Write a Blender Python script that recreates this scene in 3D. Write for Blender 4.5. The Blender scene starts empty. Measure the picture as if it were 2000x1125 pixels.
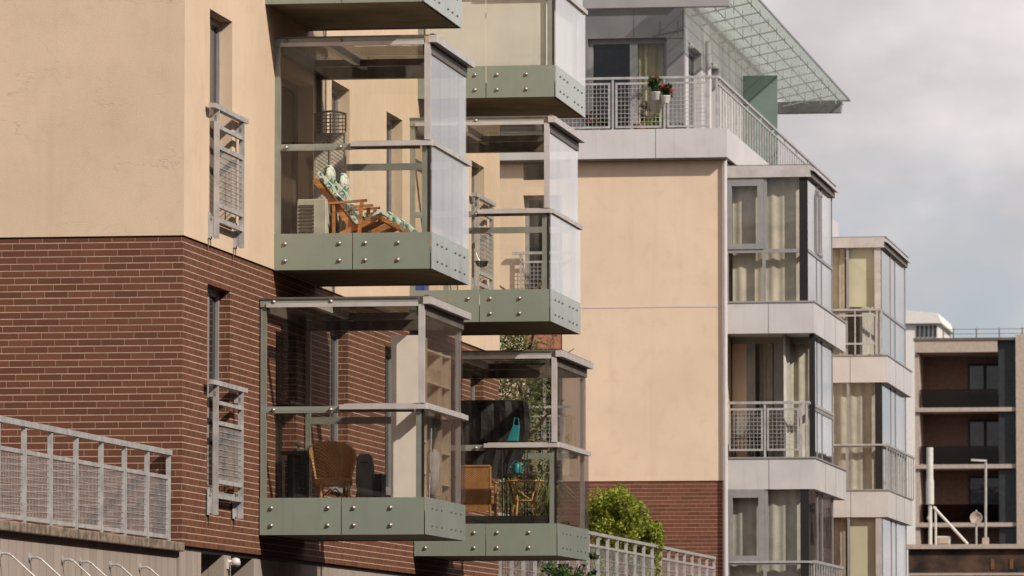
import bpy, math, random
from mathutils import Vector, Matrix
random.seed(7)
C = bpy.context.scene.collection
R = math.radians
# ------------------------------------------------------------------ camera, light, exposure
FPX, YH, CAMZ = 11000.0, 1355.0, 1.6          # focal length in photo pixels, horizon row, eye height
PITCH = math.atan((YH - 562.5) / FPX)
cam_d = bpy.data.cameras.new("camera")
cam_d.lens = FPX / 2000.0 * 36.0
cam_d.sensor_width = 36.0
cam_d.clip_start = 1.0
cam_d.clip_end = 6000.0
cam_d.dof.use_dof = True
cam_d.dof.focus_distance = 63.0
cam_d.dof.aperture_fstop = 8.5
cam = bpy.data.objects.new("camera", cam_d)
C.objects.link(cam)
cam.location = (0, 0, CAMZ)
cam.rotation_euler = (math.pi / 2 + PITCH, 0, 0)
bpy.context.scene.camera = cam

ALPHA = math.atan(1700.0 / FPX)               # street direction against the view axis
N_ = Vector((math.cos(ALPHA), -math.sin(ALPHA), 0))
T_ = Vector((math.sin(ALPHA), math.cos(ALPHA), 0))
Y0 = 59.1
ORG = Vector(((357 - 1000) / FPX * Y0, Y0, 0))
sun_dir = (N_ * 1.0 - T_ * 0.65 + Vector((0, 0, 0.86))).normalized()
SUN_EL = math.asin(sun_dir.z)
SUN_ROT = math.atan2(sun_dir.x, sun_dir.y)
sd = bpy.data.lights.new("sun", 'SUN')
sd.energy = 4.3
sd.angle = R(0.9)
sd.color = (1.0, 0.925, 0.82)
sun = bpy.data.objects.new("sun", sd)
C.objects.link(sun)
sun.rotation_euler = sun_dir.to_track_quat('Z', 'Y').to_euler()

sc = bpy.context.scene
sc.view_settings.view_transform = 'Standard'
sc.view_settings.look = 'None'
sc.view_settings.gamma = 1.0
sc.view_settings.exposure = 0.0
sc.cycles.max_bounces = 10
sc.cycles.transparent_max_bounces = 40
sc.cycles.caustics_reflective = False
sc.cycles.caustics_refractive = False

# ------------------------------------------------------------------ node helpers
def nd(nt, typ, ins=None, **props):
    n = nt.nodes.new(typ)
    for k, v in props.items():
        setattr(n, k, v)
    for k, v in (ins or {}).items():
        if isinstance(v, bpy.types.NodeSocket):
            nt.links.new(v, n.inputs[k])
        else:
            n.inputs[k].default_value = v
    return n

def mth(nt, op, a, b=None, c=None):
    ins = {0: a}
    if b is not None: ins[1] = b
    if c is not None: ins[2] = c
    return nd(nt, 'ShaderNodeMath', ins, operation=op).outputs[0]

def mixc(nt, f, a, b, blend='MIX'):
    n = nt.nodes.new('ShaderNodeMix')
    n.data_type = 'RGBA'
    n.blend_type = blend
    for s, v in ((0, f), (6, a), (7, b)):
        if isinstance(v, bpy.types.NodeSocket):
            nt.links.new(v, n.inputs[s])
        else:
            n.inputs[s].default_value = v if s == 0 else (v[0], v[1], v[2], 1)
    return n.outputs[2]

def ramp(nt, f, lo, hi):
    return nd(nt, 'ShaderNodeMapRange', {0: f, 1: lo, 2: hi, 3: 0.0, 4: 1.0}, interpolation_type='SMOOTHSTEP').outputs[0]

def noise(nt, vec, scale, detail=4, rough=0.55, dist=0.0):
    return nd(nt, 'ShaderNodeTexNoise', {'Vector': vec, 'Scale': scale, 'Detail': detail, 'Roughness': rough, 'Distortion': dist}).outputs[0]

# ------------------------------------------------------------------ world
world = bpy.data.worlds.new("World")
bpy.context.scene.world = world
world.use_nodes = True
nt = world.node_tree
nt.nodes.clear()
out = nd(nt, 'ShaderNodeOutputWorld')
sky = nd(nt, 'ShaderNodeTexSky', sky_type='NISHITA', sun_disc=False, sun_elevation=SUN_EL, sun_rotation=SUN_ROT)
sky.air_density = 1.2
sky.dust_density = 2.0
bg1 = nd(nt, 'ShaderNodeBackground', {'Color': sky.outputs[0], 'Strength': 0.09})
tc = nd(nt, 'ShaderNodeTexCoord')
mp = nd(nt, 'ShaderNodeMapping', {'Vector': tc.outputs['Generated'], 'Scale': (1.0, 1.0, 1.6), 'Location': (0.84, 4.04, 1.82)})
n1 = noise(nt, mp.outputs[0], 11.0, 7, 0.5, 0.2)
n2 = noise(nt, mp.outputs[0], 21.0, 6, 0.5)
cover = ramp(nt, n1, 0.36, 0.58)
ccol = mixc(nt, ramp(nt, n2, 0.33, 0.67), (0.59, 0.555, 0.565), (0.86, 0.80, 0.79))
bg2 = nd(nt, 'ShaderNodeBackground', {'Color': ccol, 'Strength': 1.0})
bgb = nd(nt, 'ShaderNodeBackground', {'Color': (0.52, 0.575, 0.66, 1), 'Strength': 1.0})
mx0 = nd(nt, 'ShaderNodeMixShader', {0: 0.72, 1: bg1.outputs[0], 2: bgb.outputs[0]})
mx = nd(nt, 'ShaderNodeMixShader', {0: cover, 1: mx0.outputs[0], 2: bg2.outputs[0]})
nt.links.new(mx.outputs[0], out.inputs[0])

# ------------------------------------------------------------------ frame: (u right of the street wall, v along it, z up)
def W(u, v, z):
    return ORG + N_ * u + T_ * v + Vector((0, 0, z))
CAMF = Vector((N_.dot(-ORG), T_.dot(-ORG), CAMZ))
def ray(px, py):
    x, y = (px - 1000.0) / FPX, -(py - 562.5) / FPX
    d = Vector((x, math.cos(PITCH) - y * math.sin(PITCH), math.sin(PITCH) + y * math.cos(PITCH)))
    return Vector((N_.dot(d), T_.dot(d), d.z))
def Pu(px, py, u=0.0):
    d = ray(px, py); k = (u - CAMF.x) / d.x
    p = CAMF + d * k
    return p.y, p.z
def Pv(px, py, v):
    d = ray(px, py); k = (v - CAMF.y) / d.y
    p = CAMF + d * k
    return p.x, p.z

# ------------------------------------------------------------------ mesh helpers
class MB:
    def __init__(self):
        self.v = []; self.f = []
    def quad(self, a, b, c, d):
        i = len(self.v); self.v += [Vector(a), Vector(b), Vector(c), Vector(d)]; self.f.append((i, i+1, i+2, i+3)); return self
    def tri(self, a, b, c):
        i = len(self.v); self.v += [Vector(a), Vector(b), Vector(c)]; self.f.append((i, i+1, i+2)); return self
    def hexa(self, p):
        i = len(self.v); self.v += [Vector(q) for q in p]
        for q in ((0,3,2,1),(4,5,6,7),(0,1,5,4),(1,2,6,5),(2,3,7,6),(3,0,4,7)):
            self.f.append(tuple(i + k for k in q))
        return self
    def box(self, u0, u1, v0, v1, z0, z1):
        if u0 > u1: u0, u1 = u1, u0
        if v0 > v1: v0, v1 = v1, v0
        if z0 > z1: z0, z1 = z1, z0
        return self.hexa([(u0,v0,z0),(u1,v0,z0),(u1,v1,z0),(u0,v1,z0),(u0,v0,z1),(u1,v0,z1),(u1,v1,z1),(u0,v1,z1)])
    def bar(self, p, q, w, h):
        p = Vector(p); q = Vector(q); d = (q - p).normalized()
        s = d.cross(Vector((0, 0, 1)))
        if s.length < 1e-4: s = Vector((1, 0, 0))
        s.normalize(); t = s.cross(d).normalized()
        s = s * w / 2; t = t * h / 2
        return self.hexa([p-s-t, p+s-t, p+s+t, p-s+t, q-s-t, q+s-t, q+s+t, q-s+t])
    def tube(self, pts, r, n=8, cap=True):
        pts = [Vector(p) for p in pts]
        rs = r if isinstance(r, (list, tuple)) else [r] * len(pts)
        base = len(self.v); prev = None
        for i, p in enumerate(pts):
            d = (pts[min(i+1, len(pts)-1)] - pts[max(i-1, 0)]).normalized()
            if prev is None:
                s = d.cross(Vector((0, 0, 1)))
                if s.length < 1e-3: s = d.cross(Vector((1, 0, 0)))
            else:
                s = prev - d * prev.dot(d)
            s.normalize(); prev = s; t = d.cross(s)
            for k in range(n):
                a = 2 * math.pi * k / n
                self.v.append(p + (s * math.cos(a) + t * math.sin(a)) * rs[i])
        for i in range(len(pts) - 1):
            for k in range(n):
                k2 = (k + 1) % n
                self.f.append((base+i*n+k, base+i*n+k2, base+(i+1)*n+k2, base+(i+1)*n+k))
        if cap:
            self.f.append(tuple(base + k for k in reversed(range(n))))
            self.f.append(tuple(base + (len(pts)-1)*n + k for k in range(n)))
        return self
    def lathe(self, prof, c=(0,0,0), n=20, axis='z'):
        base = len(self.v); c = Vector(c)
        for r, h in prof:
            for k in range(n):
                a = 2 * math.pi * k / n
                x, y = r * math.cos(a), r * math.sin(a)
                p = Vector((x, y, h)) if axis == 'z' else (Vector((x, h, y)) if axis == 'y' else Vector((h, x, y)))
                self.v.append(c + p)
        for i in range(len(prof) - 1):
            for k in range(n):
                k2 = (k + 1) % n
                self.f.append((base+i*n+k, base+i*n+k2, base+(i+1)*n+k2, base+(i+1)*n+k))
        self.f.append(tuple(base + k for k in reversed(range(n))))
        self.f.append(tuple(base + (len(prof)-1)*n + k for k in range(n)))
        return self
    def grid(self, rows, close=False):
        base = len(self.v); m = len(rows[0])
        for r in rows: self.v += [Vector(p) for p in r]
        for i in range(len(rows) - 1):
            for k in range(m - 1 + (1 if close else 0)):
                k2 = (k + 1) % m
                self.f.append((base+i*m+k, base+i*m+k2, base+(i+1)*m+k2, base+(i+1)*m+k))
        return self
    def slab(self, rows, thick):
        """a curved sheet given real thickness along y or by offset vectors"""
        back = [[Vector(p) + Vector(thick) for p in r] for r in rows]
        self.grid(rows); self.grid([list(reversed(r)) for r in back])
        a = rows; b = back
        self.grid([a[0], b[0]]); self.grid([b[-1], a[-1]])
        self.grid([[r[0] for r in b], [r[0] for r in a]]); self.grid([[r[-1] for r in a], [r[-1] for r in b]])
        return self
    def curtain(self, u0, u1, v, z0, z1, amp=0.03, per=0.16, ph=0.0, along='u'):
        k = max(6, int((abs(u1 - u0)) / per * 8)); bot = []; top = []
        for i in range(k + 1):
            u = u0 + (u1 - u0) * i / k
            w = v + amp * (math.sin(2*math.pi*u/per + ph) + 0.5 * math.sin(2*math.pi*u/per*0.37 + ph*2.1))
            if along == 'u': bot.append((u, w, z0)); top.append((u, w, z1))
            else: bot.append((w, u, z0)); top.append((w, u, z1))
        return self.slab([bot, top], (0, 0.006, 0) if along == 'u' else (-0.006, 0, 0))
    def mesh(self, name):
        m = bpy.data.meshes.new(name)
        return m
    def build(self, name, mat, parent=None, origin=(0, 0, 0), smooth=False, bevel=0.0):
        m = bpy.data.meshes.new(name)
        o3 = Vector(origin)
        m.from_pydata([p - o3 for p in self.v], [], self.f)
        m.materials.append(mat)
        if smooth:
            for p in m.polygons: p.use_smooth = True
        m.update()
        o = bpy.data.objects.new(name, m)
        C.objects.link(o)
        if parent is not None: o.parent = parent
        if bevel:
            b = o.modifiers.new("bevel", 'BEVEL'); b.width = bevel; b.segments = 2; b.limit_method = 'ANGLE'
        return o

def tag(o, label=None, cat=None, group=None, kind=None):
    for k, v in (('label', label), ('category', cat), ('group', group), ('kind', kind)):
        if v: o[k] = v
    return o
def root(name, p, label, cat, group=None, rz=0.0):
    """an Empty at the thing's base; p in frame coordinates, turned with the frame"""
    o = bpy.data.objects.new(name, None)
    o.empty_display_size = 0.2
    C.objects.link(o)
    o.location = W(*p); o.rotation_euler = (0, 0, -ALPHA + rz)
    return tag(o, label, cat, group)
def copy_thing(o, loc, rz, label):
    c = o.copy(); C.objects.link(c); c.location = W(*loc); c.rotation_euler = (0, 0, -ALPHA + rz); c['label'] = label
    for ch in list(o.children):
        d = ch.copy(); C.objects.link(d); d.parent = c
        for g in list(ch.children):
            e = g.copy(); C.objects.link(e); e.parent = d
    return c
def wall_cells(mb, axis, c0, c1, a0, a1, z0, z1, holes):
    """solid wall between planes c0,c1 on the given axis, along a0..a1, with openings (a,b,za,zb)"""
    As = sorted({a0, a1, *[h[0] for h in holes], *[h[1] for h in holes]})
    As = [a for a in As if a0 <= a <= a1]
    for i in range(len(As) - 1):
        s, e = As[i], As[i+1]; m = (s + e) / 2
        hs = sorted([(max(h[2], z0), min(h[3], z1)) for h in holes if h[0] <= m <= h[1] and h[3] > z0 and h[2] < z1])
        z = z0
        for lo, hi in hs + [(z1, z1)]:
            if lo > z + 1e-5:
                if axis == 'u': mb.box(c0, c1, s, e, z, lo)
                else: mb.box(s, e, c0, c1, z, lo)
            z = max(z, hi)
    return mb

# ------------------------------------------------------------------ materials
def newmat(name):
    m = bpy.data.materials.new(name); m.use_nodes = True
    nt = m.node_tree; nt.nodes.clear()
    o = nd(nt, 'ShaderNodeOutputMaterial')
    b = nd(nt, 'ShaderNodeBsdfPrincipled')
    nt.links.new(b.outputs[0], o.inputs[0])
    tc = nd(nt, 'ShaderNodeTexCoord')
    return m, nt, b, tc.outputs['Object']
def plain(name, col, rough=0.5, metal=0.0, var=0.15, vs=6.0, bump=0.0, bs=60.0, spec=0.5):
    m, nt, b, vec = newmat(name)
    f = noise(nt, vec, vs, 5)
    lo = tuple(c * (1 - var) for c in col); hi = tuple(min(1, c * (1 + var)) for c in col)
    nt.links.new(mixc(nt, ramp(nt, f, 0.3, 0.7), lo, hi), b.inputs['Base Color'])
    b.inputs['Metallic'].default_value = metal
    b.inputs['Specular IOR Level'].default_value = spec
    rr = nd(nt, 'ShaderNodeMapRange', {0: noise(nt, vec, vs * 2.3, 4), 3: rough * 0.8, 4: min(1, rough * 1.2)})
    nt.links.new(rr.outputs[0], b.inputs['Roughness'])
    if bump:
        bp = nd(nt, 'ShaderNodeBump', {'Height': noise(nt, vec, bs, 5), 'Strength': bump, 'Distance': 0.01})
        nt.links.new(bp.outputs[0], b.inputs['Normal'])
    return m
def stucco(name, col, cracks=True, grain=0.5):
    m, nt, b, vec = newmat(name)
    big = noise(nt, vec, 0.55, 5, 0.6)
    mid = noise(nt, vec, 3.5, 6, 0.65)
    fine = noise(nt, vec, 80.0, 6, 0.75)
    streak = noise(nt, nd(nt, 'ShaderNodeMapping', {'Vector': vec, 'Scale': (2.6, 2.6, 0.16)}).outputs[0], 1.5, 5, 0.6)
    c = mixc(nt, ramp(nt, big, 0.3, 0.7), tuple(x * 0.93 for x in col), tuple(x * 1.05 for x in col))
    c = mixc(nt, mth(nt, 'MULTIPLY', ramp(nt, mid, 0.48, 0.72), 0.30), c, tuple(x * y for x, y in zip(col, (0.78, 0.74, 0.70))))
    c = mixc(nt, mth(nt, 'MULTIPLY', ramp(nt, fine, 0.45, 0.75), grain * 0.55), c, tuple(x * 0.68 for x in col))
    c = mixc(nt, mth(nt, 'MULTIPLY', ramp(nt, streak, 0.52, 0.75), 0.22), c, tuple(x * y for x, y in zip(col, (0.74, 0.70, 0.66))))
    h = fine
    if cracks:
        cv = nd(nt, 'ShaderNodeMapping', {'Vector': vec, 'Scale': (0.55, 0.55, 1.2)}).outputs[0]
        k = noise(nt, cv, 0.62, 9, 0.62, 0.1)
        line = mth(nt, 'SUBTRACT', 1.0, ramp(nt, mth(nt, 'ABSOLUTE', mth(nt, 'SUBTRACT', k, 0.52)), 0.0005, 0.0030))
        keep = ramp(nt, noise(nt, vec, 0.8, 2), 0.47, 0.56)
        line = mth(nt, 'MULTIPLY', line, keep)
        c = mixc(nt, mth(nt, 'MULTIPLY', line, 0.22), c, tuple(x * 0.45 for x in col))
        h = mth(nt, 'SUBTRACT', fine, mth(nt, 'MULTIPLY', line, 0.5))
    nt.links.new(c, b.inputs['Base Color'])
    b.inputs['Roughness'].default_value = 0.95
    b.inputs['Specular IOR Level'].default_value = 0.2
    bp = nd(nt, 'ShaderNodeBump', {'Height': h, 'Strength': 0.40, 'Distance': 0.010})
    nt.links.new(bp.outputs[0], b.inputs['Normal'])
    return m
def brick(name, col, mortar, rowh=0.0728, bw=0.25, zoff=0.0):
    m, nt, b, vec = newmat(name)
    s = nd(nt, 'ShaderNodeSeparateXYZ', {0: vec})
    x = mth(nt, 'ADD', s.outputs[0], s.outputs[1])
    r = mth(nt, 'DIVIDE', mth(nt, 'SUBTRACT', zoff, s.outputs[2]), rowh)
    row = mth(nt, 'FLOOR', r); fr = mth(nt, 'FRACT', r)
    q = mth(nt, 'ADD', mth(nt, 'DIVIDE', x, bw), mth(nt, 'MULTIPLY', row, 0.36))
    jit = nd(nt, 'ShaderNodeTexWhiteNoise', {'W': row}, noise_dimensions='1D').outputs[0]
    q = mth(nt, 'ADD', q, mth(nt, 'MULTIPLY', jit, 0.12))
    qi = mth(nt, 'FLOOR', q); fq = mth(nt, 'FRACT', q)
    wob = mth(nt, 'MULTIPLY', mth(nt, 'SUBTRACT', noise(nt, vec, 14.0, 3), 0.5), 0.05)
    hj = mth(nt, 'GREATER_THAN', mth(nt, 'ADD', fr, wob), 0.86)
    vj = mth(nt, 'LESS_THAN', mth(nt, 'ADD', fq, mth(nt, 'MULTIPLY', wob, 0.3)), 0.030)
    vj = mth(nt, 'MULTIPLY', vj, 0.5)
    rnd = nd(nt, 'ShaderNodeTexWhiteNoise', {'Vector': nd(nt, 'ShaderNodeCombineXYZ', {0: qi, 1: row}).outputs[0]}, noise_dimensions='3D').outputs[0]
    c = mixc(nt, rnd, tuple(x_ * 0.82 for x_ in col), tuple(x_ * 1.20 for x_ in col))
    c = mixc(nt, mth(nt, 'MULTIPLY', ramp(nt, noise(nt, vec, 0.5, 5, 0.6), 0.35, 0.7), 0.3), c, tuple(x_ * 0.72 for x_ in col))
    c = mixc(nt, mth(nt, 'MULTIPLY', ramp(nt, noise(nt, vec, 45.0, 5, 0.7), 0.5, 0.75), 0.35), c, tuple(x_ * 0.55 for x_ in col))
    mc = mixc(nt, ramp(nt, noise(nt, vec, 3.0, 5), 0.3, 0.7), tuple(x_ * 0.72 for x_ in mortar), mortar)
    j = mth(nt, 'MAXIMUM', hj, vj)
    nt.links.new(mixc(nt, j, c, mc), b.inputs['Base Color'])
    b.inputs['Roughness'].default_value = 0.8
    b.inputs['Specular IOR Level'].default_value = 0.35
    hh = mth(nt, 'SUBTRACT', mth(nt, 'MULTIPLY', noise(nt, vec, 50, 4), 0.35), j)
    bp = nd(nt, 'ShaderNodeBump', {'Height': hh, 'Strength': 0.5, 'Distance': 0.006})
    nt.links.new(bp.outputs[0], b.inputs['Normal'])
    return m
def stone(name, col, w=0.30):
    m, nt, b, vec = newmat(name)
    s = nd(nt, 'ShaderNodeSeparateXYZ', {0: vec})
    q = mth(nt, 'DIVIDE', mth(nt, 'ADD', s.outputs[0], s.outputs[1]), w)
    qi = mth(nt, 'FLOOR', q); fq = mth(nt, 'FRACT', q)
    rnd = nd(nt, 'ShaderNodeTexWhiteNoise', {'W': qi}, noise_dimensions='1D').outputs[0]
    c = mixc(nt, rnd, tuple(x * 0.88 for x in col), tuple(x * 1.1 for x in col))
    c = mixc(nt, mth(nt, 'MULTIPLY', ramp(nt, noise(nt, vec, 70, 5, 0.7), 0.45, 0.7), 0.5), c, tuple(x * 0.62 for x in col))
    sv = nd(nt, 'ShaderNodeMapping', {'Vector': vec, 'Scale': (3.0, 3.0, 0.3)}).outputs[0]
    c = mixc(nt, mth(nt, 'MULTIPLY', ramp(nt, noise(nt, sv, 1.4, 5), 0.5, 0.75), 0.45), c, tuple(x * 0.6 for x in col))
    j = mth(nt, 'LESS_THAN', fq, 0.03)
    nt.links.new(mixc(nt, mth(nt, 'MULTIPLY', j, 0.85), c, tuple(x * 0.25 for x in col)), b.inputs['Base Color'])
    b.inputs['Roughness'].default_value = 0.75
    bp = nd(nt, 'ShaderNodeBump', {'Height': mth(nt, 'SUBTRACT', 0.0, j), 'Strength': 0.5, 'Distance': 0.006})
    nt.links.new(bp.outputs[0], b.inputs['Normal'])
    return m
def glass(name, tint=(0.985, 0.985, 0.97), f0=0.022, dirt=0.010, rough=0.0, pw=5.0):
    m = bpy.data.materials.new(name); m.use_nodes = True
    nt = m.node_tree; nt.nodes.clear()
    o = nd(nt, 'ShaderNodeOutputMaterial')
    lw = nd(nt, 'ShaderNodeLayerWeight', {'Blend': 0.5})
    p = mth(nt, 'POWER', lw.outputs['Facing'], pw)
    fr = mth(nt, 'ADD', mth(nt, 'MULTIPLY', p, 1 - f0), f0)
    vec = nd(nt, 'ShaderNodeTexCoord').outputs['Object']
    bp = nd(nt, 'ShaderNodeBump', {'Height': noise(nt, vec, 1.1, 2), 'Strength': 0.02, 'Distance': 0.05})
    tr = nd(nt, 'ShaderNodeBsdfTransparent', {'Color': (*tint, 1)})
    gl = nd(nt, 'ShaderNodeBsdfGlossy', {'Color': (1, 1, 0.985, 1), 'Roughness': rough, 'Normal': bp.outputs[0]})
    df = nd(nt, 'ShaderNodeBsdfDiffuse', {'Color': (0.55, 0.55, 0.52, 1)})
    dm = mth(nt, 'MULTIPLY', ramp(nt, noise(nt, nd(nt, 'ShaderNodeMapping', {'Vector': vec, 'Scale': (6, 6, 0.5)}).outputs[0], 2.0, 5), 0.35, 0.8), dirt)
    base = nd(nt, 'ShaderNodeMixShader', {0: dm, 1: tr.outputs[0], 2: df.outputs[0]})
    mx = nd(nt, 'ShaderNodeMixShader', {0: fr, 1: base.outputs[0], 2: gl.outputs[0]})
    nt.links.new(mx.outputs[0], o.inputs[0])
    return m
def dark_glass(name, col=(0.012, 0.014, 0.016)):
    m, nt, b, vec = newmat(name)
    nt.links.new(mixc(nt, ramp(nt, noise(nt, vec, 1.3, 3), 0.35, 0.65), col, tuple(c * 2.2 + 0.004 for c in col)), b.inputs['Base Color'])
    b.inputs['Roughness'].default_value = 0.03
    bp = nd(nt, 'ShaderNodeBump', {'Height': noise(nt, vec, 1.4, 2), 'Strength': 0.03, 'Distance': 0.05})
    nt.links.new(bp.outputs[0], b.inputs['Normal'])
    return m
def wicker(name, ca, cb, s=28.0):
    m, nt, b, vec = newmat(name)
    sp = nd(nt, 'ShaderNodeSeparateXYZ', {0: vec})
    hz = mth(nt, 'SINE', mth(nt, 'MULTIPLY', sp.outputs[2], s * 6.28))
    hx = mth(nt, 'SINE', mth(nt, 'MULTIPLY', mth(nt, 'ADD', sp.outputs[0], sp.outputs[1]), s * 6.28 * 0.7))
    w = mth(nt, 'MULTIPLY', mth(nt, 'ADD', mth(nt, 'MULTIPLY', hz, hx), 1.0), 0.5)
    c = mixc(nt, w, ca, cb)
    c = mixc(nt, mth(nt, 'MULTIPLY', ramp(nt, noise(nt, vec, 9, 4), 0.4, 0.7), 0.4), c, tuple(x * 0.55 for x in ca))
    nt.links.new(c, b.inputs['Base Color']); b.inputs['Roughness'].default_value = 0.55
    bp = nd(nt, 'ShaderNodeBump', {'Height': w, 'Strength': 0.6, 'Distance': 0.008})
    nt.links.new(bp.outputs[0], b.inputs['Normal'])
    return m
def wood(name, col, ax=2):
    m, nt, b, vec = newmat(name)
    sc_ = [14, 14, 14]; sc_[ax] = 1.2
    g = noise(nt, nd(nt, 'ShaderNodeMapping', {'Vector': vec, 'Scale': tuple(sc_)}).outputs[0], 3.0, 6, 0.6, 0.4)
    nt.links.new(mixc(nt, ramp(nt, g, 0.3, 0.7), tuple(c * 0.62 for c in col), tuple(c * 1.2 for c in col)), b.inputs['Base Color'])
    b.inputs['Roughness'].default_value = 0.45
    return m
def floral(name):
    m, nt, b, vec = newmat(name)
    f = noise(nt, vec, 8.0, 5, 0.6, 1.4)
    g = noise(nt, vec, 14.0, 3, 0.5, 0.8)
    c = mixc(nt, ramp(nt, f, 0.52, 0.58), (0.74, 0.72, 0.62), (0.10, 0.42, 0.28))
    c = mixc(nt, ramp(nt, g, 0.56, 0.60), c, (0.04, 0.16, 0.12))
    nt.links.new(c, b.inputs['Base Color']); b.inputs['Roughness'].default_value = 0.9
    return m
def leafmat(name, ca, cb):
    m, nt, b, vec = newmat(name)
    g = nd(nt, 'ShaderNodeNewGeometry')
    c = mixc(nt, g.outputs['Random Per Island'], ca, cb)
    nt.links.new(c, b.inputs['Base Color']); b.inputs['Roughness'].default_value = 0.55
    b.inputs['Specular IOR Level'].default_value = 0.3
    o = [n for n in nt.nodes if n.type == 'OUTPUT_MATERIAL'][0]
    tl = nd(nt, 'ShaderNodeBsdfTranslucent', {'Color': c})
    mx = nd(nt, 'ShaderNodeMixShader', {0: 0.3, 1: b.outputs[0], 2: tl.outputs[0]})
    nt.links.new(mx.outputs[0], o.inputs[0])
    return m

def stained(name, col, rough, metal=0.0, var=0.06, vs=1.5):
    """painted sheet metal with faint rain streaks and grime"""
    m = plain(name, col, rough, metal, var, vs)
    nt = m.node_tree
    b = [n for n in nt.nodes if n.type == 'BSDF_PRINCIPLED'][0]
    src = b.inputs['Base Color'].links[0].from_socket
    vec = nd(nt, 'ShaderNodeTexCoord').outputs['Object']
    st = noise(nt, nd(nt, 'ShaderNodeMapping', {'Vector': vec, 'Scale': (9, 9, 0.5)}).outputs[0], 1.6, 6, 0.65)
    bl = noise(nt, vec, 2.2, 6, 0.65)
    c = mixc(nt, mth(nt, 'MULTIPLY', ramp(nt, st, 0.50, 0.78), 0.28), src, tuple(x * y for x, y in zip(col, (0.66, 0.62, 0.55))))
    c = mixc(nt, mth(nt, 'MULTIPLY', ramp(nt, bl, 0.50, 0.75), 0.20), c, tuple(x * y for x, y in zip(col, (0.72, 0.70, 0.64))))
    nt.links.new(c, b.inputs['Base Color'])
    bp = nd(nt, 'ShaderNodeBump', {'Height': noise(nt, vec, 1.7, 2), 'Strength': 0.06, 'Distance': 0.05})
    nt.links.new(bp.outputs[0], b.inputs['Normal'])
    return m
def frosted(name):
    m = bpy.data.materials.new(name); m.use_nodes = True
    nt = m.node_tree; nt.nodes.clear()
    o = nd(nt, 'ShaderNodeOutputMaterial')
    vec = nd(nt, 'ShaderNodeTexCoord').outputs['Object']
    sp = nd(nt, 'ShaderNodeSeparateXYZ', {0: vec})
    band = nd(nt, 'ShaderNodeTexWhiteNoise', {'W': mth(nt, 'FLOOR', mth(nt, 'DIVIDE', sp.outputs[1], 1.35))}, noise_dimensions='1D').outputs[0]
    tr = nd(nt, 'ShaderNodeBsdfTransparent', {'Color': (0.88, 0.93, 0.89, 1)})
    tl = nd(nt, 'ShaderNodeBsdfTranslucent', {'Color': (0.78, 0.80, 0.74, 1)})
    df = nd(nt, 'ShaderNodeBsdfDiffuse', {'Color': (0.70, 0.72, 0.67, 1)})
    gl = nd(nt, 'ShaderNodeBsdfGlossy', {'Color': (1, 1, 1, 1), 'Roughness': 0.05})
    d2 = nd(nt, 'ShaderNodeMixShader', {0: 0.5, 1: tl.outputs[0], 2: df.outputs[0]})
    f = nd(nt, 'ShaderNodeMapRange', {0: band, 3: 0.15, 4: 0.36}).outputs[0]
    a = nd(nt, 'ShaderNodeMixShader', {0: f, 1: tr.outputs[0], 2: d2.outputs[0]})
    b = nd(nt, 'ShaderNodeMixShader', {0: 0.12, 1: a.outputs[0], 2: gl.outputs[0]})
    nt.links.new(b.outputs[0], o.inputs[0])
    return m

M = {}
M['stucco'] = stucco('beige_stucco', (0.685, 0.515, 0.370))
M['stucco_far'] = stucco('far_stucco', (0.77, 0.585, 0.435), cracks=False, grain=0.35)
M['stone'] = stone('stone_cladding', (0.37, 0.30, 0.255))
M['coping'] = plain('mossy_coping', (0.20, 0.15, 0.11), 0.9, var=0.5, vs=9, bump=0.6, bs=25)
M['panel'] = stained('green_enamelled_panel', (0.245, 0.275, 0.225), 0.16, var=0.05, vs=1.5)
M['side_panel'] = stained('lit_green_enamelled_panel', (0.30, 0.335, 0.295), 0.13, var=0.05, vs=1.5)  # same enamel as the front, colour lightened for the reflection on side faces
M['soffit'] = plain('balcony_soffit', (0.26, 0.205, 0.13), 0.85, var=0.2, vs=2.5)
M['alu'] = plain('light_aluminium', (0.56, 0.515, 0.495), 0.42, 0.2, var=0.1, vs=5)
M['frame_green'] = plain('grey_green_frame', (0.29, 0.30, 0.265), 0.4, 0.1, var=0.1, vs=4)
M['frame_dark'] = plain('dark_roof_frame', (0.14, 0.12, 0.10), 0.5, 0.1, var=0.2, vs=4)
M['steel'] = plain('bolt_steel', (0.40, 0.36, 0.32), 0.45, 0.7, var=0.2, vs=30)
M['galv'] = plain('galvanised_railing', (0.44, 0.42, 0.41), 0.5, 0.2, var=0.18, vs=7)
M['pane'] = glass('balcony_glass')
M['pane_side'] = glass('balcony_side_glass', (0.975, 0.985, 0.98), 0.06, 0.012, pw=3.3)
M['pane_clear'] = glass('clear_side_glass', (0.985, 0.985, 0.975), 0.03, 0.008, pw=5.6)
M['roof_glass'] = glass('roof_glass', (0.90, 0.89, 0.85), 0.03, 0.03)
M['dark'] = dark_glass('dark_window_glass')
M['door_glass'] = dark_glass('brown_door_glass', (0.045, 0.032, 0.022))
M['frame_brown'] = plain('brown_door_frame', (0.16, 0.12, 0.09), 0.5)
M['black'] = plain('black_panel', (0.008, 0.006, 0.006), 0.6, var=0.3)
M['grey_frame'] = plain('grey_window_frame', (0.30, 0.285, 0.285), 0.4, 0.1, var=0.08)
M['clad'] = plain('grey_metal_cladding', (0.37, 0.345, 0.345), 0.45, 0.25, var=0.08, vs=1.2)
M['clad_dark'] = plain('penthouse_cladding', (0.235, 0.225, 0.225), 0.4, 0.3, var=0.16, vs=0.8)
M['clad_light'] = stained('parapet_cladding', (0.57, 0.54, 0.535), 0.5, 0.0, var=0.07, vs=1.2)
M['curtain'] = plain('beige_curtain', (0.50, 0.45, 0.365), 0.9, var=0.14, vs=4)
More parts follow.
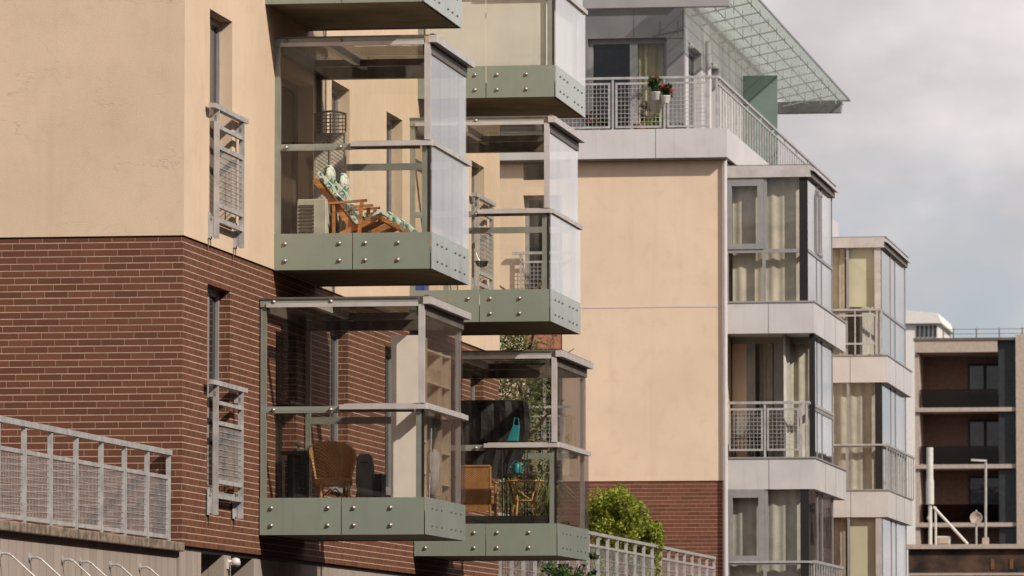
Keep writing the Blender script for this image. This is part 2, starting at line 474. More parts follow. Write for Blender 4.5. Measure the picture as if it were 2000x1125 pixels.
M['curtain_grey'] = plain('grey_net_curtain', (0.44, 0.41, 0.36), 0.9, var=0.14, vs=4)
M['curtain_gold'] = plain('gold_curtain', (0.42, 0.34, 0.19), 0.9, var=0.14, vs=4)
M['blind'] = plain('cream_roller_blind', (0.60, 0.57, 0.42), 0.85, var=0.05, vs=2)
M['blind_white'] = plain('pale_roller_blind', (0.64, 0.62, 0.56), 0.85, var=0.06, vs=1.3)
M['white'] = plain('white_plastic', (0.62, 0.58, 0.52), 0.45, var=0.06)
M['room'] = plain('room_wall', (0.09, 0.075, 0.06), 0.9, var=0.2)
M['asphalt'] = plain('asphalt_ground', (0.055, 0.053, 0.05), 0.9, var=0.3, vs=2, bump=0.3)
M['paving'] = plain('terrace_paving', (0.22, 0.19, 0.17), 0.9, var=0.2, vs=2, bump=0.2)
M['teak'] = wood('orange_teak', (0.52, 0.20, 0.055), 0)
M['bamboo'] = wood('bamboo', (0.50, 0.31, 0.10))
M['board'] = plain('pale_shelf_board', (0.60, 0.47, 0.33), 0.6, var=0.1, vs=3)
M['board_white'] = plain('white_cabinet', (0.80, 0.71, 0.63), 0.5, var=0.06, vs=3)
M['wicker'] = wicker('brown_wicker', (0.22, 0.10, 0.03), (0.52, 0.29, 0.11))
M['wicker_b'] = wicker('orange_rattan', (0.30, 0.13, 0.035), (0.45, 0.22, 0.07), 40)
M['lattice'] = wicker('grey_woven_lattice', (0.48, 0.41, 0.35), (0.82, 0.75, 0.66), 22)
M['floral'] = floral('green_white_cushion')
M['black_cloth'] = plain('black_cloth', (0.010, 0.008, 0.008), 0.7, var=0.4, vs=3)
M['teal'] = plain('turquoise_plastic', (0.012, 0.20, 0.22), 0.4, var=0.15)
M['blue'] = plain('blue_plastic', (0.02, 0.06, 0.30), 0.4)
M['grey_case'] = plain('grey_case', (0.20, 0.19, 0.17), 0.45, var=0.15)
M['terracotta'] = plain('terracotta', (0.35, 0.14, 0.08), 0.8, var=0.2)
M['bark'] = plain('bark', (0.16, 0.115, 0.08), 0.9, var=0.35, vs=9, bump=0.7, bs=20)
M['leaf'] = leafmat('olive_leaves', (0.07, 0.095, 0.025), (0.25, 0.26, 0.09))
M['leaf_b'] = leafmat('bush_leaves', (0.09, 0.135, 0.012), (0.42, 0.44, 0.055))
M['leaf_d'] = leafmat('dark_leaves', (0.018, 0.045, 0.012), (0.06, 0.12, 0.02))
M['leaf_y'] = leafmat('lime_leaves', (0.20, 0.26, 0.02), (0.36, 0.40, 0.06))
M['leaf_dry'] = leafmat('dry_leaves', (0.11, 0.075, 0.035), (0.22, 0.15, 0.06))
M['petal'] = leafmat('pink_petals', (0.55, 0.03, 0.09), (0.75, 0.10, 0.16))
M['slab_far'] = plain('far_concrete', (0.44, 0.35, 0.29), 0.8, var=0.1)
M['brick_far'] = plain('far_brick', (0.19, 0.108, 0.082), 0.85, var=0.14, vs=9)
M['dark_far'] = plain('far_dark_cladding', (0.022, 0.025, 0.027), 0.5, var=0.2)
M['white_wall'] = plain('white_render', (0.72, 0.68, 0.64), 0.8, var=0.05)
M['rust'] = plain('rusty_brown_wall', (0.055, 0.028, 0.014), 0.8, var=0.9, vs=1.2)

# ================================================================== SETTING
g = MB().quad((-1500, -300, 0), (1500, -300, 0), (1500, 2500, 0), (-1500, 2500, 0)).build('ground', M['asphalt'])
tag(g, kind='structure')

# ================================================================== NEAR APARTMENT BUILDING
ZB = Pu(357.6, 458.6)[1]                        # stucco / brick line
ZS = Pu(352, 1064)[1]                           # brick / stone line
VEND = Pu(976, 680)[0]
BRICK = brick('red_brown_brick', (0.142, 0.050, 0.025), (0.50, 0.355, 0.26), zoff=ZB)
M['brick'] = BRICK
A = root('apartment_building', (0, 0, 0), 'near beige and brick apartment building with glazed balconies stacked on its side', 'building')
TOPZ = 12.6

def sidewin(xl, xr, yt, yb):
    v0, zt = Pu(xl, yt); v1 = Pu(xr, yt)[0]
    zb = Pu(xl, yb)[1]
    return (v0, v1, zb, zt)
WU = [sidewin(410, 454, 17, 419), sidewin(648, 683, 155, 470), sidewin(755, 786, 217, 500), sidewin(921, 946, 313, 545)]
H3 = 3.0
WL = []
for i, w in enumerate(WU):
    d = 0.0
    top = Pu((405, 640, 742, 919)[i], (553, 632, 670, 730)[i])
    WL.append((w[0], w[1], top[1] - (w[3] - w[2]), top[1]))
vb1, zb1 = Pu(535.5, 528)
vb2, zb2 = Pu(507.5, 1045)
DU = (vb1 + 0.16, vb1 + 2.34, zb1 + 0.22, zb1 + 2.36)      # balcony doors in the side wall
DL = (vb2 + 0.95, vb2 + 2.2, zb2 + 0.22, zb2 + 2.36)
s = MB()
holes = WU + [DU]
wall_cells(s, 'u', -0.45, 0, 0, VEND, ZB, TOPZ, holes)
s.box(-7.5, -0.45, 0, 0.4, ZB, TOPZ)
s.box(-7.5, -0.45, VEND - 0.4, VEND, ZB, TOPZ)
s.build('stucco_wall', M['stucco'], A)
s = MB()
wall_cells(s, 'u', -0.45, -0.014, 0.014, VEND - 0.014, ZS, ZB - 0.02, WL + [DL])
s.box(-7.5, -0.45, 0.014, 0.4, ZS, ZB - 0.02)
s.box(-7.5, -0.45, VEND - 0.4, VEND - 0.014, ZS, ZB - 0.02)
s.build('brick_wall', M['brick'], A)
MB().box(-7.45, -0.03, 0.03, VEND - 0.03, ZB - 0.02, ZB).build('shadow_gap', M['black'], A)
MB().box(-7.5, -0.0, -0.0, VEND, TOPZ, TOPZ + 0.25).build('roof', M['clad'], A)
# stone base with two niches
n1 = (Pu(399, 1080)[0], Pu(444, 1085)[0]); n2 = (Pu(457, 1090)[0], Pu(501, 1095)[0])
s = MB()
wall_cells(s, 'u', -0.45, -0.035, 0.0, VEND, 0.0, ZS - 0.05, [(n1[0], n1[1], 0.9, ZS - 0.05), (n2[0], n2[1], 0.9, ZS - 0.05)])
s.box(-0.8, -0.45, n1[0] - 0.1, n2[1] + 0.2, 0.0, ZS - 0.05)
s.build('stone_base', M['stone'], A)
MB().box(-0.5, -0.05, 0.02, VEND - 0.02, ZS - 0.05, ZS).build('shadow_gap', M['black'], A)
for a, b in (n1, n2):
    gr = MB().box(-0.44, -0.43, a, b, 0.9, ZS - 0.06).build('basement_window', M['dark'], A)
    k = MB()
    for i in range(13):
        v = a + (b - a) * (i + 0.5) / 13; k.box(-0.36, -0.352, v - 0.004, v + 0.004, 0.9, ZS - 0.22)
    for i in range(22):
        z = 0.95 + i * 0.06
        if z < ZS - 0.22: k.box(-0.352, -0.344, a, b, z, z + 0.007)
    k.build('grille', M['galv'], gr)

def side_window(w, wallmat):
    v0, v1, z0, z1 = w
    f = MB(); dpt = -0.135
    f.box(dpt - 0.07, dpt, v0, v1, z1 - 0.07, z1).box(dpt - 0.07, dpt, v0, v1, z0, z0 + 0.08)
    f.box(dpt - 0.07, dpt, v0, v0 + 0.07, z0 + 0.08, z1 - 0.07).box(dpt - 0.07, dpt, v1 - 0.07, v1, z0 + 0.08, z1 - 0.07)
    vm = (v0 + v1) / 2
    f.box(dpt - 0.07, dpt + 0.005, vm - 0.05, vm + 0.05, z0 + 0.08, z1 - 0.07)
    o = f.build('window', M['grey_frame'], A)
    MB().box(dpt - 0.05, dpt - 0.03, v0 + 0.07, vm - 0.05, z0 + 0.08, z1 - 0.07).box(dpt - 0.05, dpt - 0.03, vm + 0.05, v1 - 0.07, z0 + 0.08, z1 - 0.07).build('pane', M['dark'], o)
    MB().box(dpt, 0.03, v0, v1, z0 - 0.05, z0).build('sill', M['grey_frame'], o)
def mesh_wires(mb, along, c, a0, a1, z0, z1, step, r=0.003):
    na = max(2, int(round((a1 - a0) / step))); nz = max(2, int(round((z1 - z0) / step)))
    for i in range(1, na):
        a = a0 + (a1 - a0) * i / na
        if along == 'v': mb.box(c - r, c + r, a - r, a + r, z0, z1)
        else: mb.box(a - r, a + r, c - r, c + r, z0, z1)
    for i in range(1, nz):
        z = z0 + (z1 - z0) * i / nz
        if along == 'v': mb.box(c + r, c + 3 * r, a0, a1, z - r, z + r)
        else: mb.box(a0, a1, c - 3 * r, c - r, z - r, z + r)
def french_rail(w, parent):
    """galvanised guard in front of a tall window in the side wall"""
    v0, v1, z0, z1 = w
    a, b = v0 - 0.02, v1 + 0.22; u = 0.075
    zt = z0 + 1.13; zl = z0 - 0.26
    k = MB()
    k.box(u - 0.035, u + 0.035, a - 0.22, b + 0.16, zt, zt + 0.05)
    for v, dz in ((a + 0.05, 0.0), (b - 0.05, 0.0)):
        k.box(u - 0.03, u + 0.03, v - 0.012, v + 0.012, zl, zt)
        k.box(0.0, u - 0.03, v - 0.008, v + 0.008, zl + 0.02, zl + 0.24)
        k.box(0.0, 0.012, v - 0.09, v + 0.09, zl, zl + 0.28)
        k.box(0.0, u, v - 0.012, v + 0.012, zt - 0.12, zt - 0.06)
    for z, h in ((zt - 0.20, 0.04), (zt - 0.42, 0.045), (z0 + 0.10 - 0.02, 0.045), (z0 - 0.08, 0.045)):
        k.box(u - 0.02, u + 0.02, a + 0.062, b - 0.062, z, z + h)
    o = k.build('window_guard', M['galv'], parent)
    stn = MB()
    for v in (a - 0.02, b - 0.12):
        x_ = 0.0015 if z0 > 6 else -0.0125
        stn.hexa([(x_, v - 0.035, zl), (x_ + 0.001, v - 0.035, zl), (x_ + 0.001, v + 0.035, zl), (x_, v + 0.035, zl), (x_, v - 0.006, zl - 0.16), (x_ + 0.001, v - 0.006, zl - 0.16), (x_ + 0.001, v + 0.006, zl - 0.16), (x_, v + 0.006, zl - 0.16)])
    stn.build('rust_stain', plain('rust_stain', (0.20, 0.12, 0.07), 0.9), o)
    q = MB(); mesh_wires(q, 'v', u, a + 0.065, b - 0.065, z0 + 0.125, zt - 0.42, 0.062)
    q.build('wire_mesh', M['galv'], o)
for w in WU + WL: side_window(w, None)
for w in (WU[0], WL[0], WU[3]): french_rail(w, A)
for (v0, v1, z0, z1) in (DU, DL):
    k = MB()
    k.box(-0.26, -0.18, v0, v1, z1 - 0.09, z1).box(-0.26, -0.18, v0, v0 + 0.09, z0, z1 - 0.09).box(-0.26, -0.18, v1 - 0.09, v1, z0, z1 - 0.09)
    k.box(-0.26, -0.18, v0 + 0.09, v1 - 0.09, z0, z0 + 0.12)
    o = k.build('balcony_door', M['frame_brown'] if z0 > 5 else M['black'], A)
    k = MB().box(-0.23, -0.21, v0 + 0.09, (v0 + v1) / 2 - 0.05, z0 + 0.12, z1 - 0.09).box(-0.23, -0.21, (v0 + v1) / 2 + 0.05, v1 - 0.09, z0 + 0.12, z1 - 0.09)
    k.build('pane', M['door_glass'], o)
    MB().box(-0.25, -0.19, (v0 + v1) / 2 - 0.05, (v0 + v1) / 2 + 0.05, z0 + 0.12, z1 - 0.09).build('mullion', M['frame_brown'], o)
    MB().box(-0.18, -0.14, v0 + 0.12, v0 + 0.15, z0 + 1.0, z0 + 1.12).build('handle', M['steel'], o)

# bolt meshes
def bolt_mesh(axis):
    b = MB()
    prof = [(0.025, 0.0), (0.025, -0.010), (0.017, -0.018), (0.010, -0.026), (0.003, -0.029)]
    if axis == 'y': b.lathe(prof, n=14, axis='y')
    return b
_b = bolt_mesh('y').build('bolt', M['steel'], None, smooth=True)
BOLT = _b.data
bpy.data.objects.remove(_b)
side_bolts = MB()
BAL = []
def balcony(att, cor, far, split, bolts, tbolts, label, blind=False, seams=(0.30, 0.55, 0.80), side='pane_side'):
    v0, zb = Pu(*att); u1 = Pv(cor[0], cor[1], v0)[0]; v1 = Pu(far[0], far[1], u1)[0]
    us = Pv(split, att[1] - 50, v0)[0]
    zt, zm, zr = zb + 0.415, zb + 1.40, zb + 2.66
    G = 0.012
    slab = MB().box(0.0, u1 - 0.06, v0 + 0.05, v1 - 0.03, zb + 0.012, zb + 0.20).build('glazed_balcony', M['soffit'], A)
    tag(slab, label)
    P = lambda mb, name, mat, **k: mb.build(name, mat, slab, **k)
    # enamelled fascia panels: front (two), side (seamed), far
    P(MB().box(0.0, us - 0.005, v0 - G, v0, zb, zt), 'fascia_panel', M['panel'])
    P(MB().box(us + 0.005, u1 - 0.022, v0 - G, v0, zb, zt), 'fascia_panel', M['panel'])
    P(MB().box(u1 - 0.05, u1 - 0.022, v0 + 0.004, v0 + 0.03, zb, zm), 'corner_gap', M['black'])
    P(MB().box(0.0, u1 - 0.02, v1, v1 + G, zb, zt), 'fascia_panel', M['panel'])
    edges = [0.0] + list(seams) + [1.0]
    for a, b in zip(edges[:-1], edges[1:]):
        va, vb = v0 + (v1 - v0) * a, v0 + (v1 - v0) * b
        P(MB().box(u1 - G, u1, va + 0.004, vb - 0.004, zb, zt), 'fascia_panel', M['side_panel'])
        P(MB().box(u1 - G, u1, va + 0.004, vb - 0.004, zt + 0.002, zm), 'glass_pane', M[side])
        P(MB().box(u1 - 0.035 - G, u1 - 0.035, va + 0.004, vb - 0.004, zm + 0.075, zr - 0.14), 'glass_pane', M[side])
    # front and far glass
    P(MB().box(0.03, us - 0.004, v0 - G, v0, zt + 0.002, zm), 'glass_pane', M['pane'])
    P(MB().box(us + 0.004, u1 - 0.022, v0 - G, v0, zt + 0.002, zm), 'glass_pane', M['pane'])
    P(MB().box(0.03, us - 0.004, v0 - G, v0, zm + 0.06, zr - 0.10), 'glass_pane', M['pane'])
    P(MB().box(us + 0.004, u1 - 0.09, v0 - G, v0, zm + 0.06, zr - 0.10), 'glass_pane', M['pane'])
    P(MB().box(0.03, u1 - 0.1, v1, v1 + G, zt + 0.002, zm), 'glass_pane', M['pane'])
    P(MB().box(0.03, u1 - 0.1, v1, v1 + G, zm + 0.06, zr - 0.10), 'glass_pane', M['pane'])
    # posts
    P(MB().box(0.002, 0.065, v0 + 0.002, v0 + 0.06, zt, zr), 'post', M['frame_green'])
    P(MB().box(u1 - 0.115, u1 - 0.055, v0 + 0.004, v0 + 0.06, zt - 0.1, zm - 0.002), 'post', M['frame_green'])
    P(MB().box(u1 - 0.085, u1 - 0.02, v0 - 0.02, v0 + 0.06, zm + 0.07, zr - 0.086), 'post', M['alu'])
    P(MB().box(u1 - 0.105, u1 - 0.055, v1 - 0.08, v1 - 0.01, zt, zr - 0.21), 'post', M['alu'])
    P(MB().box(0.002, 0.06, v1 - 0.06, v1 - 0.002, zt, zr), 'post', M['frame_green'])
    # middle rails
    P(MB().box(0.065, us - 0.02, v0 + 0.003, v0 + 0.05, zm - 0.035, zm + 0.04), 'rail', M['frame_green'])
    P(MB().box(us - 0.02, u1 + 0.0, v0 - 0.05, v0 + 0.05, zm + 0.002, zm + 0.055), 'rail', M['alu'])
    P(MB().box(us + 0.02, u1 - 0.09, v0 + 0.02, v0 + 0.06, zm + 0.056, zm + 0.069), 'rail', M['alu'])
    P(MB().box(us - 0.02, u1 - 0.14, v0 + 0.004, v0 + 0.03, zm - 0.03, zm - 0.002), 'rail', M['frame_dark'])
    P(MB().box(u1 - 0.12, u1 + 0.03, v0 + 0.05, v1 + 0.03, zm + 0.004, zm + 0.06), 'rail', M['alu'])
    P(MB().box(u1 - 0.08, u1 - 0.005, v0 + 0.061, v1 - 0.02, zm + 0.061, zm + 0.075), 'rail', M['alu'])
    P(MB().box(0.06, u1 - 0.145, v1 - 0.05, v1 - 0.003, zm - 0.03, zm + 0.05), 'rail', M['frame_green'])
    # top frame, roof, eave
    P(MB().box(0.0, u1 - 0.09, v0 - 0.016, v0 + 0.06, zr - 0.10, zr - 0.012), 'roof_beam', M['frame_green'])
    P(MB().box(0.07, u1 - 0.09, v0 - 0.03, v0 - 0.017, zr - 0.105, zr - 0.06), 'roof_beam', M['alu'])
    P(MB().box(0.0, u1 - 0.145, v1 - 0.10, v1 + 0.02, zr - 0.20, zr - 0.01), 'roof_beam', M['frame_dark'])
    P(MB().box(0.0, u1 - 0.145, v1 - 0.60, v1 - 0.52, zr - 0.11, zr - 0.03), 'roof_beam', M['frame_dark'])
    um = 0.55
    P(MB().box(um, um + 0.07, v0 + 0.06, v1 - 0.10, zr - 0.10, zr - 0.012), 'roof_beam', M['alu'])
    P(MB().box(0.0, 0.08, v0 + 0.06, v1 - 0.10, zr - 0.16, zr - 0.012), 'roof_beam', M['frame_dark'])
    P(MB().box(u1 - 0.12, u1 - 0.02, v0 + 0.062, v1 - 0.005, zr - 0.20, zr - 0.085), 'roof_beam', M['frame_dark'])
    P(MB().box(0.0, u1 - 0.032, v0 - 0.03, v1 + 0.03, zr - 0.010, zr + 0.004), 'roof', M['roof_glass'])
    P(MB().box(0.0, u1 - 0.02, v0 - 0.034, v0 - 0.030, zr - 0.012, zr + 0.006), 'roof_edge', M['frame_dark'])
    e = MB().box(u1 - 0.03, u1 + 0.06, v0 - 0.035, v1 + 0.05, zr - 0.082, zr - 0.002)
    P(e, 'eave', M['alu'])
    P(MB().box(u1 - 0.019, u1 + 0.03, v0 - 0.03, v1 + 0.02, zr + 0.0, zr + 0.018), 'eave_capping', M['frame_dark'])
    # bolts
    def bolt(u, v, z):
        o = bpy.data.objects.new('bolt', BOLT); C.objects.link(o); o.parent = slab; o.location = (u, v, z)
    for px in bolts:
        u = Pv(px, att[1] - 40, v0)[0]
        for z in (zb + 0.30, zb + 0.105): bolt(u, v0 - G, z)
    for px in tbolts:
        u = Pv(px, att[1] - 40, v0)[0]
        if u < us:
            bolt(u, v0 - G - 0.005, zm + 0.0); 
        bolt(u, v0 - 0.017, zr - 0.045)
    for k in range(6):
        f = (0.14, 0.26, 0.38, 0.62, 0.74, 0.87)[k]
        v = v0 + (v1 - v0) * f
        for z in (zb + 0.30, zb + 0.105):
            side_bolts.lathe([(0.014, 0.0), (0.014, 0.006), (0.007, 0.014)], (u1, v, z), 8, 'x')
    if blind:
        P(MB().box(0.09, us - 0.02, v0 + 0.07, v0 + 0.075, zt - 0.1, zr - 0.15), 'blind', M['blind_white'])
        P(MB().box(us - 0.01, u1 - 0.16, v0 + 0.07, v0 + 0.075, zt - 0.0, zr - 0.15), 'blind', M['blind_white'])
        P(MB().box(u1 - 0.16, u1 - 0.152, v0 + 0.10, v1 - 0.1, zt - 0.1, zr - 0.15), 'blind', M['blind_white'])
    BAL.append(dict(v0=v0, v1=v1, u1=u1, zb=zb, zf=zb + 0.20, us=us, slab=slab))
    return BAL[-1]

b0 = balcony((518, 8.5), (829, 2), (902, 56), 668, (), (), 'glazed balcony at the top edge of the photo, only its base showing')
b1 = balcony((535.5, 528), (843.5, 527), (916, 557.5), 689, (557, 663, 713.5, 777.5), (559, 665), 'glazed balcony with two wooden deckchairs inside')
b2 = balcony((507.5, 1045), (832, 1043), (909, 1053), 667, (530, 640.5, 691, 763), (534, 646), 'glazed balcony with wicker chair and white cabinet inside', side='pane_clear')
c0 = balcony((816, 193), (1086, 190.6), (1143.5, 228.7), 949.5, (928, 971, 1028), (), 'glazed balcony closed off by pale roller blinds', blind=True, seams=(0.36, 0.70))
c1 = balcony((800, 630), (1076, 632), (1134, 653), 936.5, (914, 957.5, 1015), (930,), 'empty glazed balcony with clear panes', seams=(0.36, 0.70))
c2 = balcony((809.4, 1086), (1090.5, 1085), (1150, 1095.6), 949, (831, 926, 971, 1033), (930,), 'glazed balcony crowded with rattan furniture and black cover', seams=(0.36, 0.70), side='pane_clear')
o = side_bolts.build('bolt', plain('shaded_bolt', (0.10, 0.085, 0.07), 0.5, 0.5), A)  # darker than the front bolts: shade put into the colour
o['kind'] = 'stuff'

# ================================================================== NEAR TERRACE: retaining wall and railing
vl = -9.5
zc = lambda: None
ztop_rail = Pu(338, 877, -0.05)[1]
zcop = Pu(345, 1072, -0.02)[1]
rw = root('retaining_wall', (0, vl, 0), 'stone clad retaining wall with mossy coping left of brick corner', 'wall')
rp = (0, vl, 0)
MB().box(-7.0, -0.06, vl, -0.02, 0, zcop - 0.03).build('wall', M['stone'], rw, rp)
MB().box(-0.62, 0.03, vl, -0.03, zcop - 0.025, zcop + 0.07).build('coping', M['coping'], rw, rp, bevel=0.012)
MB().box(-7.0, -0.62, vl, -0.02, zcop - 0.025, zcop + 0.03).build('terrace_floor', M['paving'], rw, rp)
for px, py in ((-2, 1081), (57, 1089), (121, 1093), (156, 1097), (214, 1103), (272, 1108)):
    v, z = Pu(px, py, -0.06)
    k = MB().tube([(-0.06, v, z), (0.02, v, z), (0.06, v, z - 0.02)], 0.012, 8)
    k.tube([(0.06, v, z - 0.02), (0.50, v + 0.15, z - 0.44)], 0.008, 8)
    k.lathe([(0.04, -0.058), (0.04, -0.04)], (0.0, v, z), 10, 'x')
    k.build('tie_rod', M['galv'], rw, rp)
tr = root('terrace_railing', (-0.15, vl, zcop + 0.07), 'galvanised mesh railing on the coping in front of the brick gable', 'railing')
tp = (-0.15, vl, zcop + 0.07)
ur = -0.15
MB().box(ur - 0.035, ur + 0.035, vl, Pu(340, 880, ur)[0], ztop_rail - 0.055, ztop_rail).build('handrail', M['galv'], tr, tp)
postpx = [-60, -5, 46.5, 98, 148, 197, 243, 287, 329]
pv = [Pu(p, 900, ur)[0] for p in postpx]
step = pv[3] - pv[2]
zpb = zcop + 0.09; zpt = ztop_rail - 0.27
for i, v in enumerate(pv):
    MB().box(ur - 0.022, ur + 0.022, v - 0.025, v + 0.025, zcop + 0.07, ztop_rail - 0.055).build('post', M['galv'], tr, tp)
for a, b in zip(pv[:-1], pv[1:]):
    a2, b2_ = a + 0.03, b - 0.03
    k = MB().box(ur - 0.012, ur + 0.012, a2, b2_, zpt - 0.04, zpt).box(ur - 0.012, ur + 0.012, a2, b2_, zpb + 0.02, zpb + 0.06)
    k.box(ur - 0.012, ur + 0.012, a2, a2 + 0.035, zpb + 0.06, zpt - 0.04).box(ur - 0.012, ur + 0.012, b2_ - 0.035, b2_, zpb + 0.06, zpt - 0.04)
    mesh_wires(k, 'v', ur, a2 + 0.03, b2_ - 0.03, zpb + 0.06, zpt - 0.04, 0.060, 0.0024)
    k.build('mesh_panel', M['galv'], tr, tp)
# security camera on the pilaster
v, z = Pu(460, 1100, 0.05)
sc_ = root('security_camera', (-0.035, v, z), 'small white dome security camera on stone pilaster below the brick', 'camera')
sp = (-0.035, v, z)
sc_.scale = (0.8, 0.8, 0.8)
MB().box(-0.035, -0.015, v - 0.10, v - 0.02, z - 0.08, z + 0.06).tube([(-0.02, v - 0.05, z + 0.02), (0.05, v, z + 0.03)], 0.02).build('bracket', M['white'], sc_, sp)
MB().lathe([(0.02, 0.075), (0.055, 0.06), (0.07, 0.02), (0.07, -0.03)], (0.07, v, z), 18).build('housing', M['white'], sc_, sp, smooth=True)
MB().lathe([(0.062, -0.03), (0.055, -0.06), (0.03, -0.085), (0.005, -0.092)], (0.07, v, z), 18).build('lens_dome', M['black'], sc_, sp, smooth=True)

# ================================================================== RIGHT APARTMENT BUILDING
VB = (108.0 - 59.1) / 0.988
def zB(y, v=VB): return Pv(1500, y, v)[1]
def uB(x, v=VB, y=700): return Pv(x, y, v)[0]
B = root('apartment_building', (0, VB, 0), 'right apartment building with stacked bay windows, penthouse and glass canopy', 'building')
bp_ = (0, VB, 0)
def PB(mb, name, mat, parent=None, **k): return mb.build(name, mat, parent or B, bp_, **k)
uw0, uw1 = uB(1022), uB(1098)
z938 = zB(938)
ucor = uB(1411)
opU = (uw0, uw1, zB(640), zB(375)); opM = (uw0, uw1, zB(935), zB(677))
opT = (uw0, uw1, zB(345), zB(80))
s = MB(); wall_cells(s, 'v', VB, VB + 0.4, -14, ucor, z938, zB(308), [opU, (opM[0], opM[1], z938, opM[3]), (uw0, uw1, zB(677), zB(654)), (uw0, uw1, zB(654), zB(640)), opT])
s.box(ucor - 0.4, ucor, VB + 0.4, VB + 40, z938, zB(308))
PB(s, 'stucco_wall', M['stucco_far'])
PB(MB().box(uw0, uw1, VB + 0.02, VB + 0.38, zB(677), zB(640)), 'brick_spandrel', M['terracotta'])
BR2 = brick('red_brick', (0.165, 0.056, 0.029), (0.38, 0.26, 0.19), rowh=0.075, zoff=z938); M['brick2'] = BR2
s = MB().box(-14, ucor - 0.015, VB + 0.015, VB + 0.4, 0, z938 - 0.02).box(ucor - 0.4, ucor - 0.015, VB + 0.4, VB + 40, 0, z938 - 0.02)
PB(s, 'brick_wall', M['brick2'])
PB(MB().box(-14, ucor - 0.03, VB + 0.03, VB + 0.39, z938 - 0.02, z938), 'shadow_gap', M['black'])
PB(MB().box(uB(1130), ucor, VB - 0.006, VB - 0.0005, zB(598.5), zB(596)), 'joint_strip', M['clad_light'])
for (a, b, z0, z1) in (opU, opM):
    f = MB().box(a, b, VB + 0.22, VB + 0.28, z1 - 0.08, z1).box(a, a + 0.08, VB + 0.22, VB + 0.28, z0, z1 - 0.08).box(b - 0.08, b, VB + 0.22, VB + 0.28, z0, z1 - 0.08)
    f.box((a + b) / 2 - 0.03, (a + b) / 2 + 0.03, VB + 0.22, VB + 0.28, z0, z1 - 0.08)
    o = PB(f, 'window', M['grey_frame'])
    PB(MB().box(a, b, VB + 0.29, VB + 0.30, z0, z1), 'pane', M['dark'], o)
    k = MB(); zt = z1 - (zB(375) - zB(487)); vv = VB - 0.12
    k.box(a - 0.2, b + 0.2, vv - 0.03, vv + 0.03, zt - 0.05, zt).box(a - 0.05, b + 0.05, vv - 0.02, vv + 0.02, zt - 0.22, zt - 0.18)
    k.box(a - 0.05, a - 0.01, vv - 0.02, vv + 0.02, zt - 1.15, zt - 0.05).box(b + 0.01, b + 0.05, vv - 0.02, vv + 0.02, zt - 1.15, zt - 0.05)
    k.box(a - 0.01, b + 0.01, vv - 0.02, vv + 0.02, zt - 1.05, zt - 1.0)
    o = PB(k, 'window_guard', M['galv'])
    q = MB(); mesh_wires(q, 'u', vv, a, b, zt - 1.0, zt - 0.22, 0.075, 0.004)
    PB(q, 'wire_mesh', M['galv'], o)
PB(MB().tube([(ucor + 0.06, VB - 0.04, 0), (ucor + 0.06, VB - 0.04, zB(345)), (ucor + 0.06, VB - 0.04, zB(312))], 0.045, 10), 'drainpipe', M['clad_light'])
# terrace slab fascia and roof deck
zf0, zf1 = zB(308), zB(251)
ue = uB(1420, VB - 0.25, 280)
vE = VB + 22
for x0, x1 in ((950, 1281), (1281, 1420)):
    PB(MB().box(uB(x0, VB - 0.25) + 0.006, uB(x1, VB - 0.25) - 0.006 if x1 < 1400 else ue, VB - 0.25, VB - 0.21, zf0, zf1), 'slab_fascia', M['clad_light'])
for i in range(8):
    a, b = VB - 0.20 + i * 2.8, VB - 0.20 + (i + 1) * 2.8 - 0.012
    PB(MB().box(ue - 0.04, ue, a, b, zf0, zf1), 'slab_fascia', M['clad_light'])
PB(MB().box(-14, ue - 0.045, VB - 0.20, vE, zf0 + 0.05, zf1 - 0.08), 'terrace_slab', M['clad'])
PB(MB().box(-14, ue - 0.02, VB - 0.23, VB + 0.3, zf0 - 0.03, zf0), 'slab_drip', M['frame_dark'])
# terrace railing (front and side)
ztr = zB(147); vf = VB - 0.1; us_ = uB(1402, vf, 200)
rl = PB(MB().box(-14, us_, vf - 0.03, vf + 0.03, ztr - 0.045, ztr).box(us_ - 0.03, us_ + 0.03, vf + 0.03, vE, ztr - 0.045, ztr), 'terrace_guard', M['galv'])
fx = [950, 1049, 1150, 1197, 1298, 1400]
for x in (1049, 1197, 1298, 1384, 1400):
    u = uB(x, vf, 200)
    PB(MB().box(u - 0.02, u + 0.02, vf - 0.02, vf + 0.02, zf1 - 0.05, ztr - 0.046), 'post', M['galv'], rl)
for xa, xb in ((1053, 1192), (1202, 1292), (1303, 1380)):
    a, b = uB(xa, vf, 200), uB(xb, vf, 200); z0, z1 = zB(247), zB(158)
    k = MB().box(a, b, vf - 0.014, vf + 0.014, z1 - 0.04, z1).box(a, b, vf - 0.014, vf + 0.014, z0, z0 + 0.04)
    k.box(a, a + 0.04, vf - 0.014, vf + 0.014, z0 + 0.04, z1 - 0.04).box(b - 0.04, b, vf - 0.014, vf + 0.014, z0 + 0.04, z1 - 0.04)
    mesh_wires(k, 'u', vf, a + 0.035, b - 0.035, z0 + 0.04, z1 - 0.04, 0.078, 0.0045)
    PB(k, 'mesh_panel', M['galv'], rl)
k = MB().box(us_ - 0.015, us_ + 0.015, vf + 0.03, vE, ztr - 0.17, ztr - 0.13).box(us_ - 0.015, us_ + 0.015, vf + 0.03, vE, zf1 + 0.0, zf1 + 0.04)
nb = 46
for i in range(nb):
    v = vf + 0.25 + (vE - vf - 0.3) * i / (nb - 1)
    k.box(us_ - 0.012, us_ + 0.012, v - 0.02, v + 0.02, zf1 + 0.04, ztr - 0.17)
    if i % 5 == 0: k.box(us_ - 0.02, us_ + 0.02, v - 0.02, v + 0.02, ztr - 0.13, ztr - 0.046)
PB(k, 'bar_panel', M['galv'], rl)
